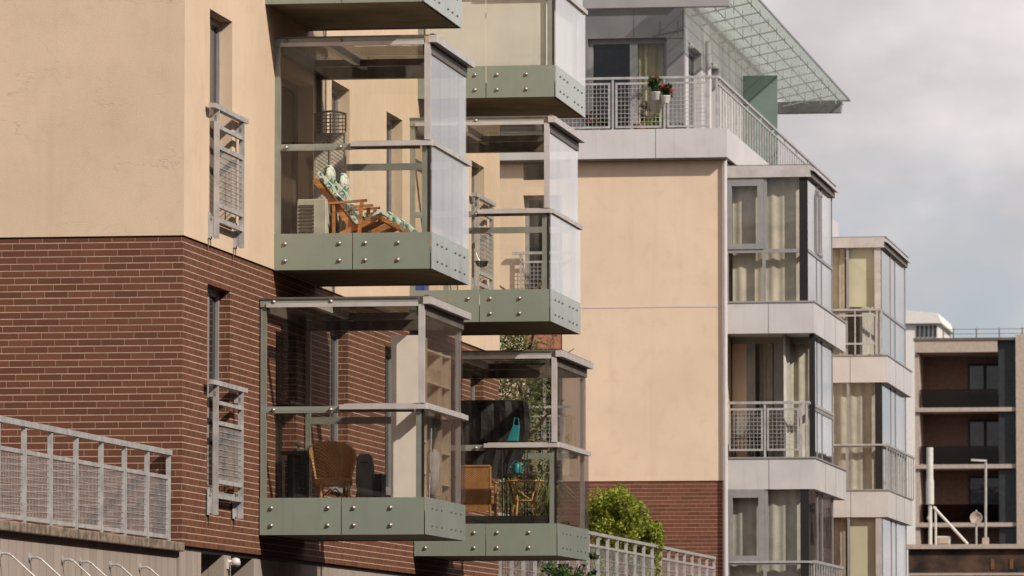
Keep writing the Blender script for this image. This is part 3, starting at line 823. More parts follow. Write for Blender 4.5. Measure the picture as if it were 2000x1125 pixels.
# penthouse
VP_ = VB + 2.6
def uP(x, y=150): return uB(x, VP_, y)
def zP(y): return Pv(1250, y, VP_)[1]
upr = uP(1336)
zpt_, zp0 = zP(14) + 0.1, zf1 - 0.08
dop = (uP(1148), uP(1302), zp0, zP(74))
s = MB(); wall_cells(s, 'v', VP_, VP_ + 0.25, -12, upr, zp0, zpt_ - 0.005, [dop])
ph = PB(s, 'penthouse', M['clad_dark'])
k = MB()
for x in (1238, 1334):
    k.box(uP(x) - 0.008, uP(x) + 0.008, VP_ - 0.004, VP_ - 0.0005, zP(72), zpt_ - 0.01)
k.box(uP(1300), upr - 0.01, VP_ - 0.004, VP_ - 0.0005, zP(76) - 0.008, zP(76) + 0.008)
PB(k, 'panel_joint', M['frame_dark'], ph)
swins = [(1345, 1370), (1390, 1404)]
def vS(x, y=150): return Pu(x, y, upr)[0]
sw = []
for (xa, xb), yt in zip(swins, (82, 122)):
    sw.append((vS(xa), vS(xb), zp0, Pu(xa, yt, upr)[1]))
s = MB(); wall_cells(s, 'u', upr - 0.25, upr - 0.001, VP_ + 0.25, VB + 19, zp0, zpt_ - 0.005, sw)
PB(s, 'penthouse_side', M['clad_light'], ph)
k = MB()
for i in range(14):
    v = VP_ + 0.9 + i * 1.15
    if any(a - 0.05 < v < b + 0.05 for a, b, _, _ in sw): continue
    k.box(upr - 0.0005, upr + 0.004, v - 0.012, v + 0.012, zp0, zpt_ - 0.01)
PB(k, 'panel_joint', M['clad'], ph)
for a, b, z0, z1 in sw:
    o = PB(MB().box(upr - 0.2, upr - 0.15, a, a + 0.08, z0, z1).box(upr - 0.2, upr - 0.15, b - 0.08, b, z0, z1).box(upr - 0.2, upr - 0.15, a + 0.08, b - 0.08, z1 - 0.08, z1), 'window', M['grey_frame'])
    PB(MB().box(upr - 0.19, upr - 0.17, a + 0.08, b - 0.08, z0, z1 - 0.08), 'pane', M['dark'], o)
    PB(MB().lathe([(0.02, 0), (0.05, 0.04), (0.05, 0.10)], (upr + 0.02, a - 0.15, z1 - 0.1), 10, 'x'), 'wall_lamp', M['white'])
PB(MB().tube([(upr + 0.06, vS(1378), zp0), (upr + 0.06, vS(1378), Pu(1378, 80, upr)[1])], 0.05, 10), 'drainpipe', M['clad_light'])
# penthouse glazed door
a, b, z0, z1 = dop
k = MB().box(a, b, VP_ + 0.12, VP_ + 0.18, z1 - 0.1, z1).box(uP(1229), uP(1244), VP_ + 0.10, VP_ + 0.18, z0, z1 - 0.1).box(a, a + 0.09, VP_ + 0.12, VP_ + 0.18, z0, z1 - 0.1)
k.box(b - 0.06, b, VP_ + 0.12, VP_ + 0.18, z0, z1 - 0.1)
o = PB(k, 'terrace_door', M['grey_frame'])
PB(MB().box(a + 0.09, uP(1229), VP_ + 0.15, VP_ + 0.16, z0, z1 - 0.1).box(uP(1244), b - 0.06, VP_ + 0.15, VP_ + 0.16, z0, z1 - 0.1), 'pane', M['pane'], o)
PB(MB().curtain(uP(1244), b - 0.02, VP_ + 0.30, z0, z1 - 0.06, 0.03, 0.17), 'curtain', M['curtain_gold'], o)
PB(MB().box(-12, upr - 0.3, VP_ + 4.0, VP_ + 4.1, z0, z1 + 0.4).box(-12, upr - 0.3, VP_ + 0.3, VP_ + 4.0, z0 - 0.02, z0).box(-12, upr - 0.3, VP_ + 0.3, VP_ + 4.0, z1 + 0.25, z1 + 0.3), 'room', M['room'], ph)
# roof beam over penthouse and glass canopy
zc0 = Pu(1660, 197, 0.25)[1]
uc = 0.25
vc1 = Pu(1660, 197, uc)[0]
zr0 = zP(12)
PB(MB().box(-14, uB(1424, VB, 5), VB - 0.02, VB + 0.22, zB(10), zB(10) + 0.55), 'roof_beam', M['clad'])
PB(MB().box(-14, upr - 0.02, VP_ - 0.2, VB + 20, zpt_, zpt_ + 0.3), 'roof', M['clad'])
can = PB(MB().box(upr - 0.2, uc, VB + 0.3, vc1, zc0, zc0 + 0.02), 'glass_canopy', frosted('canopy_glass'))
k = MB()
nvb = 15
for i in range(nvb):
    v = VB + 0.6 + (vc1 - VB - 0.9) * i / (nvb - 1)
    k.bar((upr, v, zc0 - 0.30), (uc - 0.15, v, zc0 - 0.05), 0.012, 0.03)
    for j in range(4):
        u = upr + 0.15 + (uc - upr - 0.3) * j / 3
        k.tube([(u, v, zc0 - 0.26), (u, v, zc0 - 0.002)], 0.010, 6)
for j in range(4):
    u = upr + 0.15 + (uc - upr - 0.3) * j / 3
    k.tube([(u, VB + 0.4, zc0 - 0.22 + 0.04 * j), (u, vc1 - 0.1, zc0 - 0.22 + 0.04 * j)], 0.009, 6)
PB(k, 'canopy_frame', M['clad_light'], can)
k = MB().box(uc - 0.01, uc + 0.012, VB + 0.3, vc1 + 0.01, zc0 - 0.012, zc0 + 0.03).box(upr, uc, vc1, vc1 + 0.02, zc0 - 0.012, zc0 + 0.03)
PB(k, 'canopy_edge', M['clad_dark'], can)
vb_ = vc1 - 0.6
PB(MB().box(upr - 1.0, Pv(1642, 208, vb_)[0], vb_, vb_ + 0.25, Pv(1600, 220, vb_)[1], Pv(1600, 198, vb_)[1]), 'end_beam', M['clad_dark'])
vg = VB + 13
PB(MB().box(upr, Pv(1518, 190, vg)[0], vg, vg + 0.06, zp0, Pv(1470, 148, vg)[1]), 'terrace_screen', plain('green_screen', (0.15, 0.205, 0.175), 0.4, var=0.12, vs=1.5))

# ---- bays
zR, zRf = zB(322), zB(345)
zT0, zT1 = zB(490), zB(482)
zPt, zPb = zB(590), zB(650)
zQt, zQb = zB(895), zB(955)
zl = zQb - (zPb - zQt)          # floor line of the lowest storey shown
def bay(v, u1, depth, label, kinds, railing_out, corner_post=False):
    base = MB()
    wl = depth
    PF = 1.06 if corner_post else 1.33
    for zt, zb_ in ((zPt, zPb), (zQt, zQb), (zQt - 3.0, zQb - 3.0)):
        base.box(ucor + 0.02, u1, v, v + wl * PF, zb_, zt)
    o = PB(base, 'bay_window', M['clad_light'])
    tag(o, label)
    P = lambda mb, name, mat, **k: PB(mb, name, mat, o, **k)
    ug = u1 - 0.12
    k = MB()
    for zt, zb_ in ((zPt, zPb), (zQt, zQb)):
        k.box((u1 + ucor) / 2 - 0.008, (u1 + ucor) / 2 + 0.008, v - 0.004, v - 0.0005, zb_, zt)
        for f in (0.33, 0.66):
            k.box(u1 + 0.0005, u1 + 0.004, v + wl * PF * f - 0.02, v + wl * PF * f + 0.02, zb_, zt)
        k.box(ucor + 0.02, u1 + 0.02, v - 0.02, v + 0.1, zt + 0.001, zt + 0.03)
        k.box(u1 - 0.1, u1 + 0.02, v + 0.1, v + wl * PF, zt + 0.001, zt + 0.03)
    P(k, 'parapet_capping', M['clad'])
    P(MB().box(ucor + 0.02, u1 - 0.06, v - 0.03, v + 0.10, zRf, zR), 'bay_roof', M['alu'])
    P(MB().hexa([(u1 - 0.06, v - 0.03, zR - 0.10), (u1 + 0.02, v - 0.03, zR - 0.12), (u1 + 0.02, v + wl + 0.1, zR - 0.12), (u1 - 0.06, v + wl + 0.1, zR - 0.10), (u1 - 0.06, v - 0.03, zR), (u1 + 0.02, v - 0.03, zR - 0.06), (u1 + 0.02, v + wl + 0.1, zR - 0.06), (u1 - 0.06, v + wl + 0.1, zR)]), 'eave', M['alu'])
    P(MB().box(u1 - 0.14, u1 - 0.05, v + 0.101, v + wl, zRf, zR - 0.11), 'side_head', M['frame_dark'])
    P(MB().box(ucor + 0.02, u1 - 0.15, v + 0.101, v + wl, zRf + 0.05, zR - 0.02), 'ceiling', M['clad'])
    P(MB().box(ucor + 0.02, u1 - 0.02, v + 0.03, v + wl, zR, zR + 0.02), 'roof_sheet', M['frame_dark'])
    floors = [(zPt, zRf), (zQt, zPb), (zQt - 3.0 , zQb)]
    for (z0, z1), kd in zip(floors, kinds):
        um = ucor + 0.02 + (ug - ucor) * 0.47
        zt_ = z0 + 1.0
        st = 'bay'
        # back wall, ceiling and floor of the room behind
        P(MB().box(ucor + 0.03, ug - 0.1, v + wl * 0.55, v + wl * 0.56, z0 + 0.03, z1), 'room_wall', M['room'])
        vf_ = v + 0.03
        if kd == 'loggia':
            vd = v + 1.25
            f = MB().box(uB(1458, vd), uB(1475, vd), vd, vd + 0.1, z0, z1 - 0.12).box(uB(1512, vd), uB(1530, vd), vd, vd + 0.1, z0, z1 - 0.12).box(ucor + 0.03, ug, vd, vd + 0.1, z1 - 0.12, z1)
            P(f, 'window_frame', M['frame_green'])
            P(MB().box(ucor + 0.03, uB(1458, vd), vd, vd + 0.3, z0, z1 - 0.12), 'loggia_wall', M['stucco_far'])
            P(MB().box(uB(1475, vd), ug - 0.25, vd + 0.04, vd + 0.05, z0, z1 - 0.12), 'pane', M['pane'])
            P(MB().curtain(uB(1480, vd), uB(1512, vd), vd + 0.25, z0, z1 - 0.1, 0.03, 0.15), 'curtain', M['curtain'])
            P(MB().curtain(uB(1525, vd), uB(1588, vd), vd + 0.25, z0, z1 - 0.1, 0.03, 0.19, 1.0), 'curtain', M['curtain'])
            a, b = ucor + 0.04, ug - 0.0; zt2 = z0 + 1.10
            r = MB().box(a, b, vf_ - 0.03, vf_ + 0.03, zt2 - 0.05, zt2)
            for u in (a + 0.02, (a + b) / 2 - 0.04, b - 0.14, b - 0.03):
                r.box(u - 0.02, u + 0.02, vf_ - 0.02, vf_ + 0.02, z0 + 0.03, zt2 - 0.05)
            r.box(b - 0.02, b + 0.02, vf_ + 0.03, vf_ + wl, zt2 - 0.05, zt2)
            for q in ((a + 0.06, (a + b) / 2 - 0.08), ((a + b) / 2 + 0.0, b - 0.18)):
                za, zb2 = z0 + 0.15, zt2 - 0.13
                r.box(q[0], q[1], vf_ - 0.012, vf_ + 0.012, za, za + 0.04).box(q[0], q[1], vf_ - 0.012, vf_ + 0.012, zb2 - 0.04, zb2)
                r.box(q[0], q[0] + 0.035, vf_ - 0.012, vf_ + 0.012, za + 0.04, zb2 - 0.04).box(q[1] - 0.035, q[1], vf_ - 0.012, vf_ + 0.012, za + 0.04, zb2 - 0.04)
                mesh_wires(r, 'u', vf_, q[0] + 0.03, q[1] - 0.03, za + 0.04, zb2 - 0.04, 0.075, 0.004)
            P(r, 'loggia_railing', M['galv'])
            P(MB().box(ug - 0.01, ug + 0.10, v + 0.32, v + 0.36, z0 + 0.03, z1), 'black_panel', M['black'])
        else:
            # black strip next to corner
            zlo = z0 + 0.03
            P(MB().box(ug - 0.16, ug + (0.0 if not corner_post or kd != 'blind' else -0.02), vf_ - 0.005, vf_ + 0.03, zlo, z1), 'black_panel' if not (corner_post and kd == 'blind') else 'corner_post', M['black'] if not (corner_post and kd == 'blind') else M['alu'])
            b_ = ug - 0.162
            f = MB().box(ucor + 0.04, b_, vf_ - 0.01, vf_ + 0.06, zt_ - 0.035, zt_ + 0.035)
            f.box(um - 0.03, um + 0.03, vf_ - 0.01, vf_ + 0.06, zlo, zt_ - 0.036).box(ucor + 0.04, ucor + 0.10, vf_ - 0.01, vf_ + 0.06, zlo, zt_ - 0.036)
            f.box(um + 0.001, um + 0.06, vf_ - 0.01, vf_ + 0.06, zt_ + 0.036, z1)
            if kd in ('window', 'netwin'):
                a, b = ucor + 0.05, um - 0.001
                f.box(a, b, vf_ - 0.03, vf_ + 0.06, z1 - 0.16, z1 - 0.001).box(a, b, vf_ - 0.03, vf_ + 0.06, zt_ + 0.037, zt_ + 0.14)
                f.box(a, a + 0.12, vf_ - 0.03, vf_ + 0.06, zt_ + 0.14, z1 - 0.16).box(b - 0.12, b, vf_ - 0.03, vf_ + 0.06, zt_ + 0.14, z1 - 0.16)
            P(f, 'window_frame', M['grey_frame'])
            P(MB().box(ucor + 0.06, um - 0.03, vf_ + 0.02, vf_ + 0.03, zlo, zt_).box(um + 0.03, b_, vf_ + 0.02, vf_ + 0.03, zlo, zt_), 'pane', M['pane'])
            P(MB().box(ucor + 0.06, um, vf_ + 0.02, vf_ + 0.03, zt_ + 0.03, z1).box(um + 0.06, b_, vf_ + 0.02, vf_ + 0.03, zt_ + 0.03, z1), 'pane', M['pane'])
            cm = {'window': 'curtain', 'net': 'curtain_grey', 'netwin': 'curtain_grey', 'blind': 'curtain'}[kd]
            if kd == 'blind':
                P(MB().box(um + 0.05, b_, vf_ + 0.12, vf_ + 0.125, zt_ + 0.1, z1), 'blind', M['blind'])
                P(MB().curtain(ucor + 0.05, um - 0.05, vf_ + 0.2, zlo, z1, 0.010, 0.16), 'curtain', M['curtain'])
                r = MB(); zt2 = z0 + 1.05; vr = vf_ - 0.06
                r.box(ucor + 0.05, ug + 0.03, vr - 0.02, vr + 0.02, zt2 - 0.04, zt2)
                for u in (ucor + 0.4, um + 0.2, ug - 0.25, ug - 0.1, ug): r.box(u - 0.015, u + 0.015, vr - 0.015, vr + 0.015, z0 + 0.03, zt2 - 0.04)
                r.box(ucor + 0.05, ug - 0.1, vr - 0.012, vr + 0.012, z0 + 0.25, z0 + 0.29).box(ucor + 0.05, ug - 0.1, vr - 0.012, vr + 0.012, zt2 - 0.17, zt2 - 0.13)
                P(r, 'railing', M['galv'])
            else:
                P(MB().curtain(ucor + (0.05 if kd != 'window' else 0.16), b_ + 0.02, vf_ + 0.2, zlo, z1, 0.012, 0.21, 0.7 + z0), 'curtain', M[cm])
        # right-hand glazed side
        zlo = z0 + 0.03
        w3 = [v + 0.36 if kd == 'loggia' else v + 0.04, v + wl * 0.36, v + wl * 0.56, v + wl]
        ux = ug
        for a, b in zip(w3[:-1], w3[1:]):
            P(MB().box(ux - 0.012, ux, a + 0.02, b - 0.02, zlo, zt_ - 0.03), 'side_pane', M['pane_side'])
            P(MB().box(ux - 0.012, ux, a + 0.02, b - 0.02, zt_ + 0.03, z1 - 0.02), 'side_pane', M['pane_side'])
        f = MB().box(ux - 0.05, ux + 0.02, w3[0], w3[-1], zt_ - 0.03, zt_ + 0.03)
        for a in w3[1:]:
            f.box(ux - 0.05, ux + 0.012, a - 0.02, a + 0.02, zlo, zt_ - 0.03).box(ux - 0.05, ux + 0.012, a - 0.02, a + 0.02, zt_ + 0.03, z1)
        if kd == 'window':
            f.box(ux + 0.013, ux + 0.04, w3[1] + 0.1, w3[2] - 0.05, zt_ + 0.05, zt_ + 0.12).box(ux + 0.013, ux + 0.04, w3[1] + 0.1, w3[2] - 0.05, z1 - 0.18, z1 - 0.1)
            f.box(ux + 0.013, ux + 0.06, w3[1] + 0.1, w3[1] + 0.2, zt_ + 0.12, z1 - 0.18)
        P(f, 'side_frame', M['grey_frame'])
        P(MB().curtain(v + 0.3, v + wl - 0.3, ug - 0.5, zlo, z1, 0.03, 0.22, along='v'), 'curtain', M['curtain_grey'])
        if railing_out and kd in ('net', 'netwin'):
            r = MB(); ur_ = u1 - 0.02
            r.box(ur_ - 0.02, ur_ + 0.02, v + 0.0, v + wl * 1.2, z0 + 1.0, z0 + 1.05)
            for i in range(12):
                vv = v + 0.05 + wl * 1.15 * i / 11
                r.box(ur_ - 0.012, ur_ + 0.012, vv - 0.015, vv + 0.015, z0 + 0.03, z0 + 1.0)
            r.box(ucor + 0.05, ur_ - 0.02, v - 0.0, v + 0.03, z0 + 1.0, z0 + 1.04)
            P(r, 'railing', M['galv'])
    return o
u1a = uB(1590, VB + 0.15, 620)
bay(VB + 0.15, u1a, 4.8, 'stacked bay window beside the stucco wall with a railed loggia', ('window', 'loggia', 'netwin'), True)
vB3 = (125.3 - 59.1) / 0.988
u1b = uB(1733, vB3, 710)
bay(vB3, u1b, 6.2, 'farther stacked bay window with cream blind', ('blind', 'net', 'blind'), True, True)

# ================================================================== far terrace between the buildings
zft = Pu(1397, 1088, -0.2)[1]
ft = root('terrace_wall', (0, VEND, 0), 'low stone terrace wall between the two apartment buildings', 'wall')
fo = (0, VEND, 0)
MB().box(-14, -0.1, VEND + 0.02, VB - 0.3, 0, zft - 1.15).build('wall', M['stone'], ft, fo)
MB().box(-14, -0.06, VEND + 0.02, VB - 0.3, zft - 1.148, zft - 1.06).build('coping', M['coping'], ft, fo)
fr = root('terrace_railing', (-0.2, VEND, zft - 1.06), 'galvanised vertical bar railing under the green bush between the buildings', 'railing')
fq = (-0.2, VEND, zft - 1.06)
MB().box(-0.235, -0.165, VEND + 0.05, VB - 0.25, zft - 0.05, zft).build('handrail', M['galv'], fr, fq)
npst = 24
pvs = [VEND + 0.1 + (VB - 0.4 - VEND) * i / npst for i in range(npst + 1)]
for v in pvs:
    MB().box(-0.225, -0.175, v - 0.025, v + 0.025, zft - 1.06, zft - 0.05).build('post', M['galv'], fr, fq)
for a, b in zip(pvs[:-1], pvs[1:]):
    k = MB().box(-0.215, -0.185, a + 0.03, b - 0.03, zft - 0.24, zft - 0.20).box(-0.215, -0.185, a + 0.03, b - 0.03, zft - 1.0, zft - 0.96)
    mesh_wires(k, 'v', -0.2, a + 0.03, b - 0.03, zft - 0.96, zft - 0.24, 0.16, 0.0035)
    k.build('mesh_panel', M['galv'], fr, fq)

# ================================================================== plants
def leaf_cloud(mb, blobs, n, size, flat=0.5):
    tot = sum(b[3] for b in blobs)
    for cx, cy, cz, r, sz in blobs:
        cnt = int(n * r / tot)
        for _ in range(cnt):
            while True:
                d = Vector((random.uniform(-1, 1), random.uniform(-1, 1), random.uniform(-1, 1)))
                if 0.02 < d.length <= 1: break
            d = d.normalized() * (d.length ** 0.6)
            p = Vector((cx + d.x * r, cy + d.y * r, cz + d.z * r * sz))
            ax = Vector((random.gauss(0, 1), random.gauss(0, 1), random.gauss(0, 0.8))).normalized()
            bx = ax.cross(Vector((random.gauss(0, 1), random.gauss(0, 1), random.gauss(0, 1)))).normalized()
            s_ = size * random.uniform(0.6, 1.35)
            mb.quad(p - ax * s_, p + bx * s_ * flat, p + ax * s_, p - bx * s_ * flat)
    return mb
# olive-like tree beside the end of the near building
ztf = zft - 1.06
vt = VEND + 5.5
ut, _ = Pv(1040, 850, vt)
t = root('tree', (ut, vt, ztf), 'thin olive green tree seen through the crowded balcony glass', 'tree')
to = (ut, vt, ztf)
k = MB()
zt0 = ztf; ztree = Pv(1020, 652, vt)[1]; 
k.tube([(ut, vt, zt0), (ut + 0.1, vt, zt0 + 1.2), (ut - 0.1, vt + 0.1, zt0 + 2.6), (ut - 0.25, vt, ztree - 0.5)], [0.10, 0.085, 0.06, 0.02], 8)
for i in range(14):
    z = zt0 + 1.0 + i * 0.27; a = i * 2.4
    q = Vector((ut - 0.05, vt, z)); e = q + Vector((math.cos(a) * 0.7, math.sin(a) * 0.7, 0.55))
    k.tube([q, (q + e) / 2 + Vector((0, 0, 0.05)), e], [0.03, 0.02, 0.008], 6)
k.build('trunk', M['bark'], t, to)
blobs = []
for i in range(60):
    f = i / 59
    z = zt0 + 0.4 + f * (ztree - zt0 - 0.3)
    w = 0.62 * (1 - 0.55 * f)
    blobs.append((ut - 0.25 * f + random.uniform(-w, w), vt + random.uniform(-w, w), z + random.uniform(-0.1, 0.1), random.uniform(0.16, 0.34), 1.4))
leaf_cloud(MB(), blobs, 11000, 0.042, 0.28).build('crown', M['leaf'], t, to)
# bush
vbs = VB - 9
ub = Pv(1215, 1000, vbs)[0]
bz = Pv(1215, 947, vbs)[1]
bsh = root('bush', (ub, vbs, ztf), 'bright green leafy bush in front of the brick base', 'bush')
bo = (ub, vbs, ztf)
k = MB()
for i in range(9):
    a = i * 0.7; k.tube([(ub, vbs, ztf), (ub + math.cos(a) * 0.25, vbs + math.sin(a) * 0.25, ztf + 0.7), (ub + math.cos(a) * 0.55, vbs + math.sin(a) * 0.5, bz - 0.3)], [0.03, 0.02, 0.006], 6)
k.build('trunk', M['bark'], bsh, bo)
blobs = []
for i in range(150):
    a = random.uniform(0, 6.28); rr = random.random() ** 0.5
    x = math.cos(a) * rr
    hh = (bz - ztf) * (1 - 0.20 * max(0, x) - 0.06 * abs(x)) - 0.13
    blobs.append((ub + x * 0.66, vbs + math.sin(a) * rr * 0.66, ztf + 0.15 + (hh - 0.15) * random.random() ** 0.55, random.uniform(0.10, 0.19), 0.95))
for i in range(26):
    a = random.uniform(0.2, 2.9); L = random.uniform(0.95, 1.12)
    blobs.append((ub + math.cos(a) * 0.70 * L, vbs + random.uniform(-0.4, 0.2), ztf + 0.6 + (bz - ztf - 0.82) * math.sin(a) * L * (0.86 if a < 1.2 else 1.0), random.uniform(0.05, 0.09), 1.3))
leaf_cloud(MB(), blobs, 15000, 0.036, 0.5).build('crown', M['leaf_b'], bsh, bo)
# overhanging shrub low at the railing
vh = VEND + 1.6
uh = Pv(1115, 1090, vh)[0]
h = root('shrub', (uh, vh, ztf), 'dark shrub poking out under the lowest balcony', 'shrub')
ho = (uh, vh, ztf)
zz = Pv(1115, 1100, vh)[1]
k = MB()
for i in range(6):
    a = i * 1.05; k.tube([(uh, vh, ztf), (uh + math.cos(a) * 0.25, vh + math.sin(a) * 0.2, zz)], [0.02, 0.006], 5)
k.build('trunk', M['bark'], h, ho)
leaf_cloud(MB(), [(uh + random.uniform(-0.25, 0.22), vh + random.uniform(-0.3, 0.3), zz + random.uniform(-0.55, 0.02), 0.15, 0.8) for _ in range(16)] + [(uh + 0.32, vh, zz + 0.10, 0.07, 0.5)], 900, 0.05, 0.5).build('crown', M['leaf_d'], h, ho)

# ================================================================== DECKCHAIR BALCONY
def PT(b, px, py, dv): return (Pv(px, py, b['v0'] + dv)[0], b['v0'] + dv, Pv(px, py, b['v0'] + dv)[1])
# air conditioner
vac = b1['v0'] + 1.35
ua, zt_ = Pv(580, 389, vac); ub_ = Pv(617, 389, vac)[0]
ac = root('air_conditioner', (ua, vac, b1['zf']), 'beige louvred air conditioner unit left of the deckchairs', 'air conditioner')
ao = (ua, vac, b1['zf'])
MB().box(ua, ub_ + 0.12, vac, vac + 0.8, b1['zf'] + 0.01, zt_).build('casing', plain('ac_casing', (0.62, 0.56, 0.45), 0.5), ac, ao, bevel=0.01)
k = MB()
for i in range(19):
    z = b1['zf'] + 0.05 + i * 0.042
    if z < zt_ - 0.06: k.box(ua + 0.03, ub_ - 0.02, vac - 0.012, vac - 0.003, z, z + 0.024)
k.build('louvres', plain('ac_slots', (0.10, 0.085, 0.06), 0.6), ac, ao)
MB().lathe([(0.20, 0.0), (0.21, 0.02), (0.17, 0.02), (0.165, 0.004), (0.03, 0.004)], (ub_ + 0.12, vac + 0.42, zt_ - 0.27), 24, 'x').build('fan_grille', plain('ac_fan', (0.12, 0.11, 0.1), 0.5), ac, ao)
# woven lattice screen
vl_ = b1['v0'] + 2.1
u0_, zt_ = Pv(614, 219, vl_); u1_ = Pv(677, 219, vl_)[0]; zm_ = Pv(614, 262, vl_)[1]
ls = root('lattice_screen', (u0_, vl_, b1['zf']), 'tall grey woven lattice screen behind the deckchairs', 'screen')
lo = (u0_, vl_, b1['zf'])
MB().box(u0_ + 0.015, u1_ - 0.015, vl_, vl_ + 0.012, b1['zf'] + 0.05, zm_).build('woven_panel', M['lattice'], ls, lo)
k = MB()
for u in (u0_, (u0_ + u1_) / 2 - 0.01, u1_ - 0.02): k.box(u, u + 0.02, vl_ - 0.012, vl_ - 0.001, b1['zf'], zt_ - 0.02)
arc = [(u0_ + (u1_ - u0_) * i / 8, vl_ - 0.008, zt_ - 0.03 + 0.035 * math.sin(math.pi * i / 8)) for i in range(9)]
k.tube(arc, 0.014, 6)
for i in range(6):
    z = zm_ + (zt_ - zm_) * i / 6; k.box(u0_ + 0.02, u1_ - 0.02, vl_ - 0.003, vl_ + 0.009, z, z + 0.012)
for i in range(1, 8):
    u = u0_ + (u1_ - u0_) * i / 8; k.box(u - 0.004, u + 0.004, vl_ + 0.0095, vl_ + 0.016, zm_, zt_ - 0.01)
k.build('frame', plain('screen_frame', (0.55, 0.46, 0.37), 0.6), ls, lo)

def deckchair(p, rz, label):
    d = root('deckchair', p, label, 'deckchair', 'wooden deckchairs on the balcony', rz)
    wd = 0.54
    f = MB()
    for y in (0.0, wd):
        s = 1 if y else -1
        f.bar((0.0, y, 0.92), (0.74, y, 0.0), 0.035, 0.065)           # long back rail
        f.bar((0.16, y + 0.04 * s, 0.16), (0.80, y + 0.04 * s, 0.46), 0.035, 0.065)  # seat rail
        f.bar((0.25, y + 0.075 * s, 0.0), (0.25, y + 0.075 * s, 0.60), 0.035, 0.055) # upright
        f.bar((0.80, y + 0.04 * s, 0.46), (1.05, y + 0.04 * s, 0.33), 0.03, 0.05)
    for (x, z) in ((0.03, 0.89), (0.50, 0.29), (0.78, 0.45), (1.04, 0.33), (0.2, 0.18)):
        f.bar((x, 0.018, z), (x, wd - 0.018, z), 0.035, 0.03)
    f.bar((0.08, 0.0, 0.12), (0.62, 0.0, 0.03), 0.03, 0.05) if False else None
    f.build('frame', M['teak'], d)
    for y, s in ((0.0, -1), (wd, 1)):
        MB().bar((0.18, y + 0.07 * s, 0.62), (0.66, y + 0.07 * s, 0.655), 0.07, 0.026).build('armrest', M['teak'], d)
        MB().bar((0.55, y + 0.115 * s, 0.02), (0.60, y + 0.115 * s, 0.63), 0.03, 0.045).build('armrest_strut', M['teak'], d)
    # cushion: swept tufted pad
    path = [(0.03, 1.00), (0.09, 0.93), (0.16, 0.84), (0.24, 0.74), (0.33, 0.63), (0.42, 0.52), (0.49, 0.42), (0.55, 0.37), (0.64, 0.42), (0.73, 0.48), (0.80, 0.52), (0.88, 0.49), (0.96, 0.43), (1.05, 0.37)]
    rows_t = []; rows_b = []
    for i, (x, z) in enumerate(path):
        a = path[max(0, i - 1)]; b = path[min(len(path) - 1, i + 1)]
        tx, tz = b[0] - a[0], b[1] - a[1]; L = math.hypot(tx, tz); nx, nz = -tz / L, tx / L
        if nz < 0: nx, nz = -nx, -nz
        th = 0.035 + 0.03 * abs(math.sin(i * 0.9 + 0.4))
        rt = []; rb = []
        for j in range(7):
            y = 0.03 + (wd - 0.06) * j / 6
            e = 0.35 + 0.65 * math.sin(math.pi * (j + 0.6) / 7.2) ** 0.5
            rt.append((x + nx * th * e, y, z + nz * th * e)); rb.append((x - nx * 0.012, y, z - nz * 0.012))
        rows_t.append(rt); rows_b.append(rb)
    k = MB().grid(rows_t); k.grid([list(reversed(r)) for r in rows_b])
    k.grid([[a[0] for a in rows_b], [a[0] for a in rows_t]]); k.grid([[a[-1] for a in rows_t], [a[-1] for a in rows_b]])
    k.grid([rows_t[0], rows_b[0]]); k.grid([rows_b[-1], rows_t[-1]])
    k.build('cushion', M['floral'], d, smooth=True)
    k = MB(); cx, cz = 0.135, 0.985
    rings = []
    for i in range(9):
        a = math.pi * i / 8; r_ = max(0.002, math.sin(a)) ; rings.append([(cx + 0.085 * r_ * math.cos(t_) * 0.9 + 0.02, wd / 2 - 0.23 * math.cos(a), cz + 0.135 * r_ * math.sin(t_) * (1.0)) for t_ in [2 * math.pi * q / 14 for q in range(14)]])
    k.grid(rings, close=True)
    pl = k.build('head_pillow', M['floral'], d, smooth=True)
    return d
def placed(b, px, dv): return (Pv(px, 440, b['v0'] + dv)[0], b['v0'] + dv, b['zf'] + 0.002)
d1 = deckchair(placed(b1, 614, 0.45), R(4), 'near wooden deckchair with green floral cushion beside the air conditioner')
d1.scale = (0.93, 0.95, 0.95)
copy_thing(d1, placed(b1, 641, 1.45), R(4), 'farther wooden deckchair whose green floral footrest reaches toward the balcony corner')

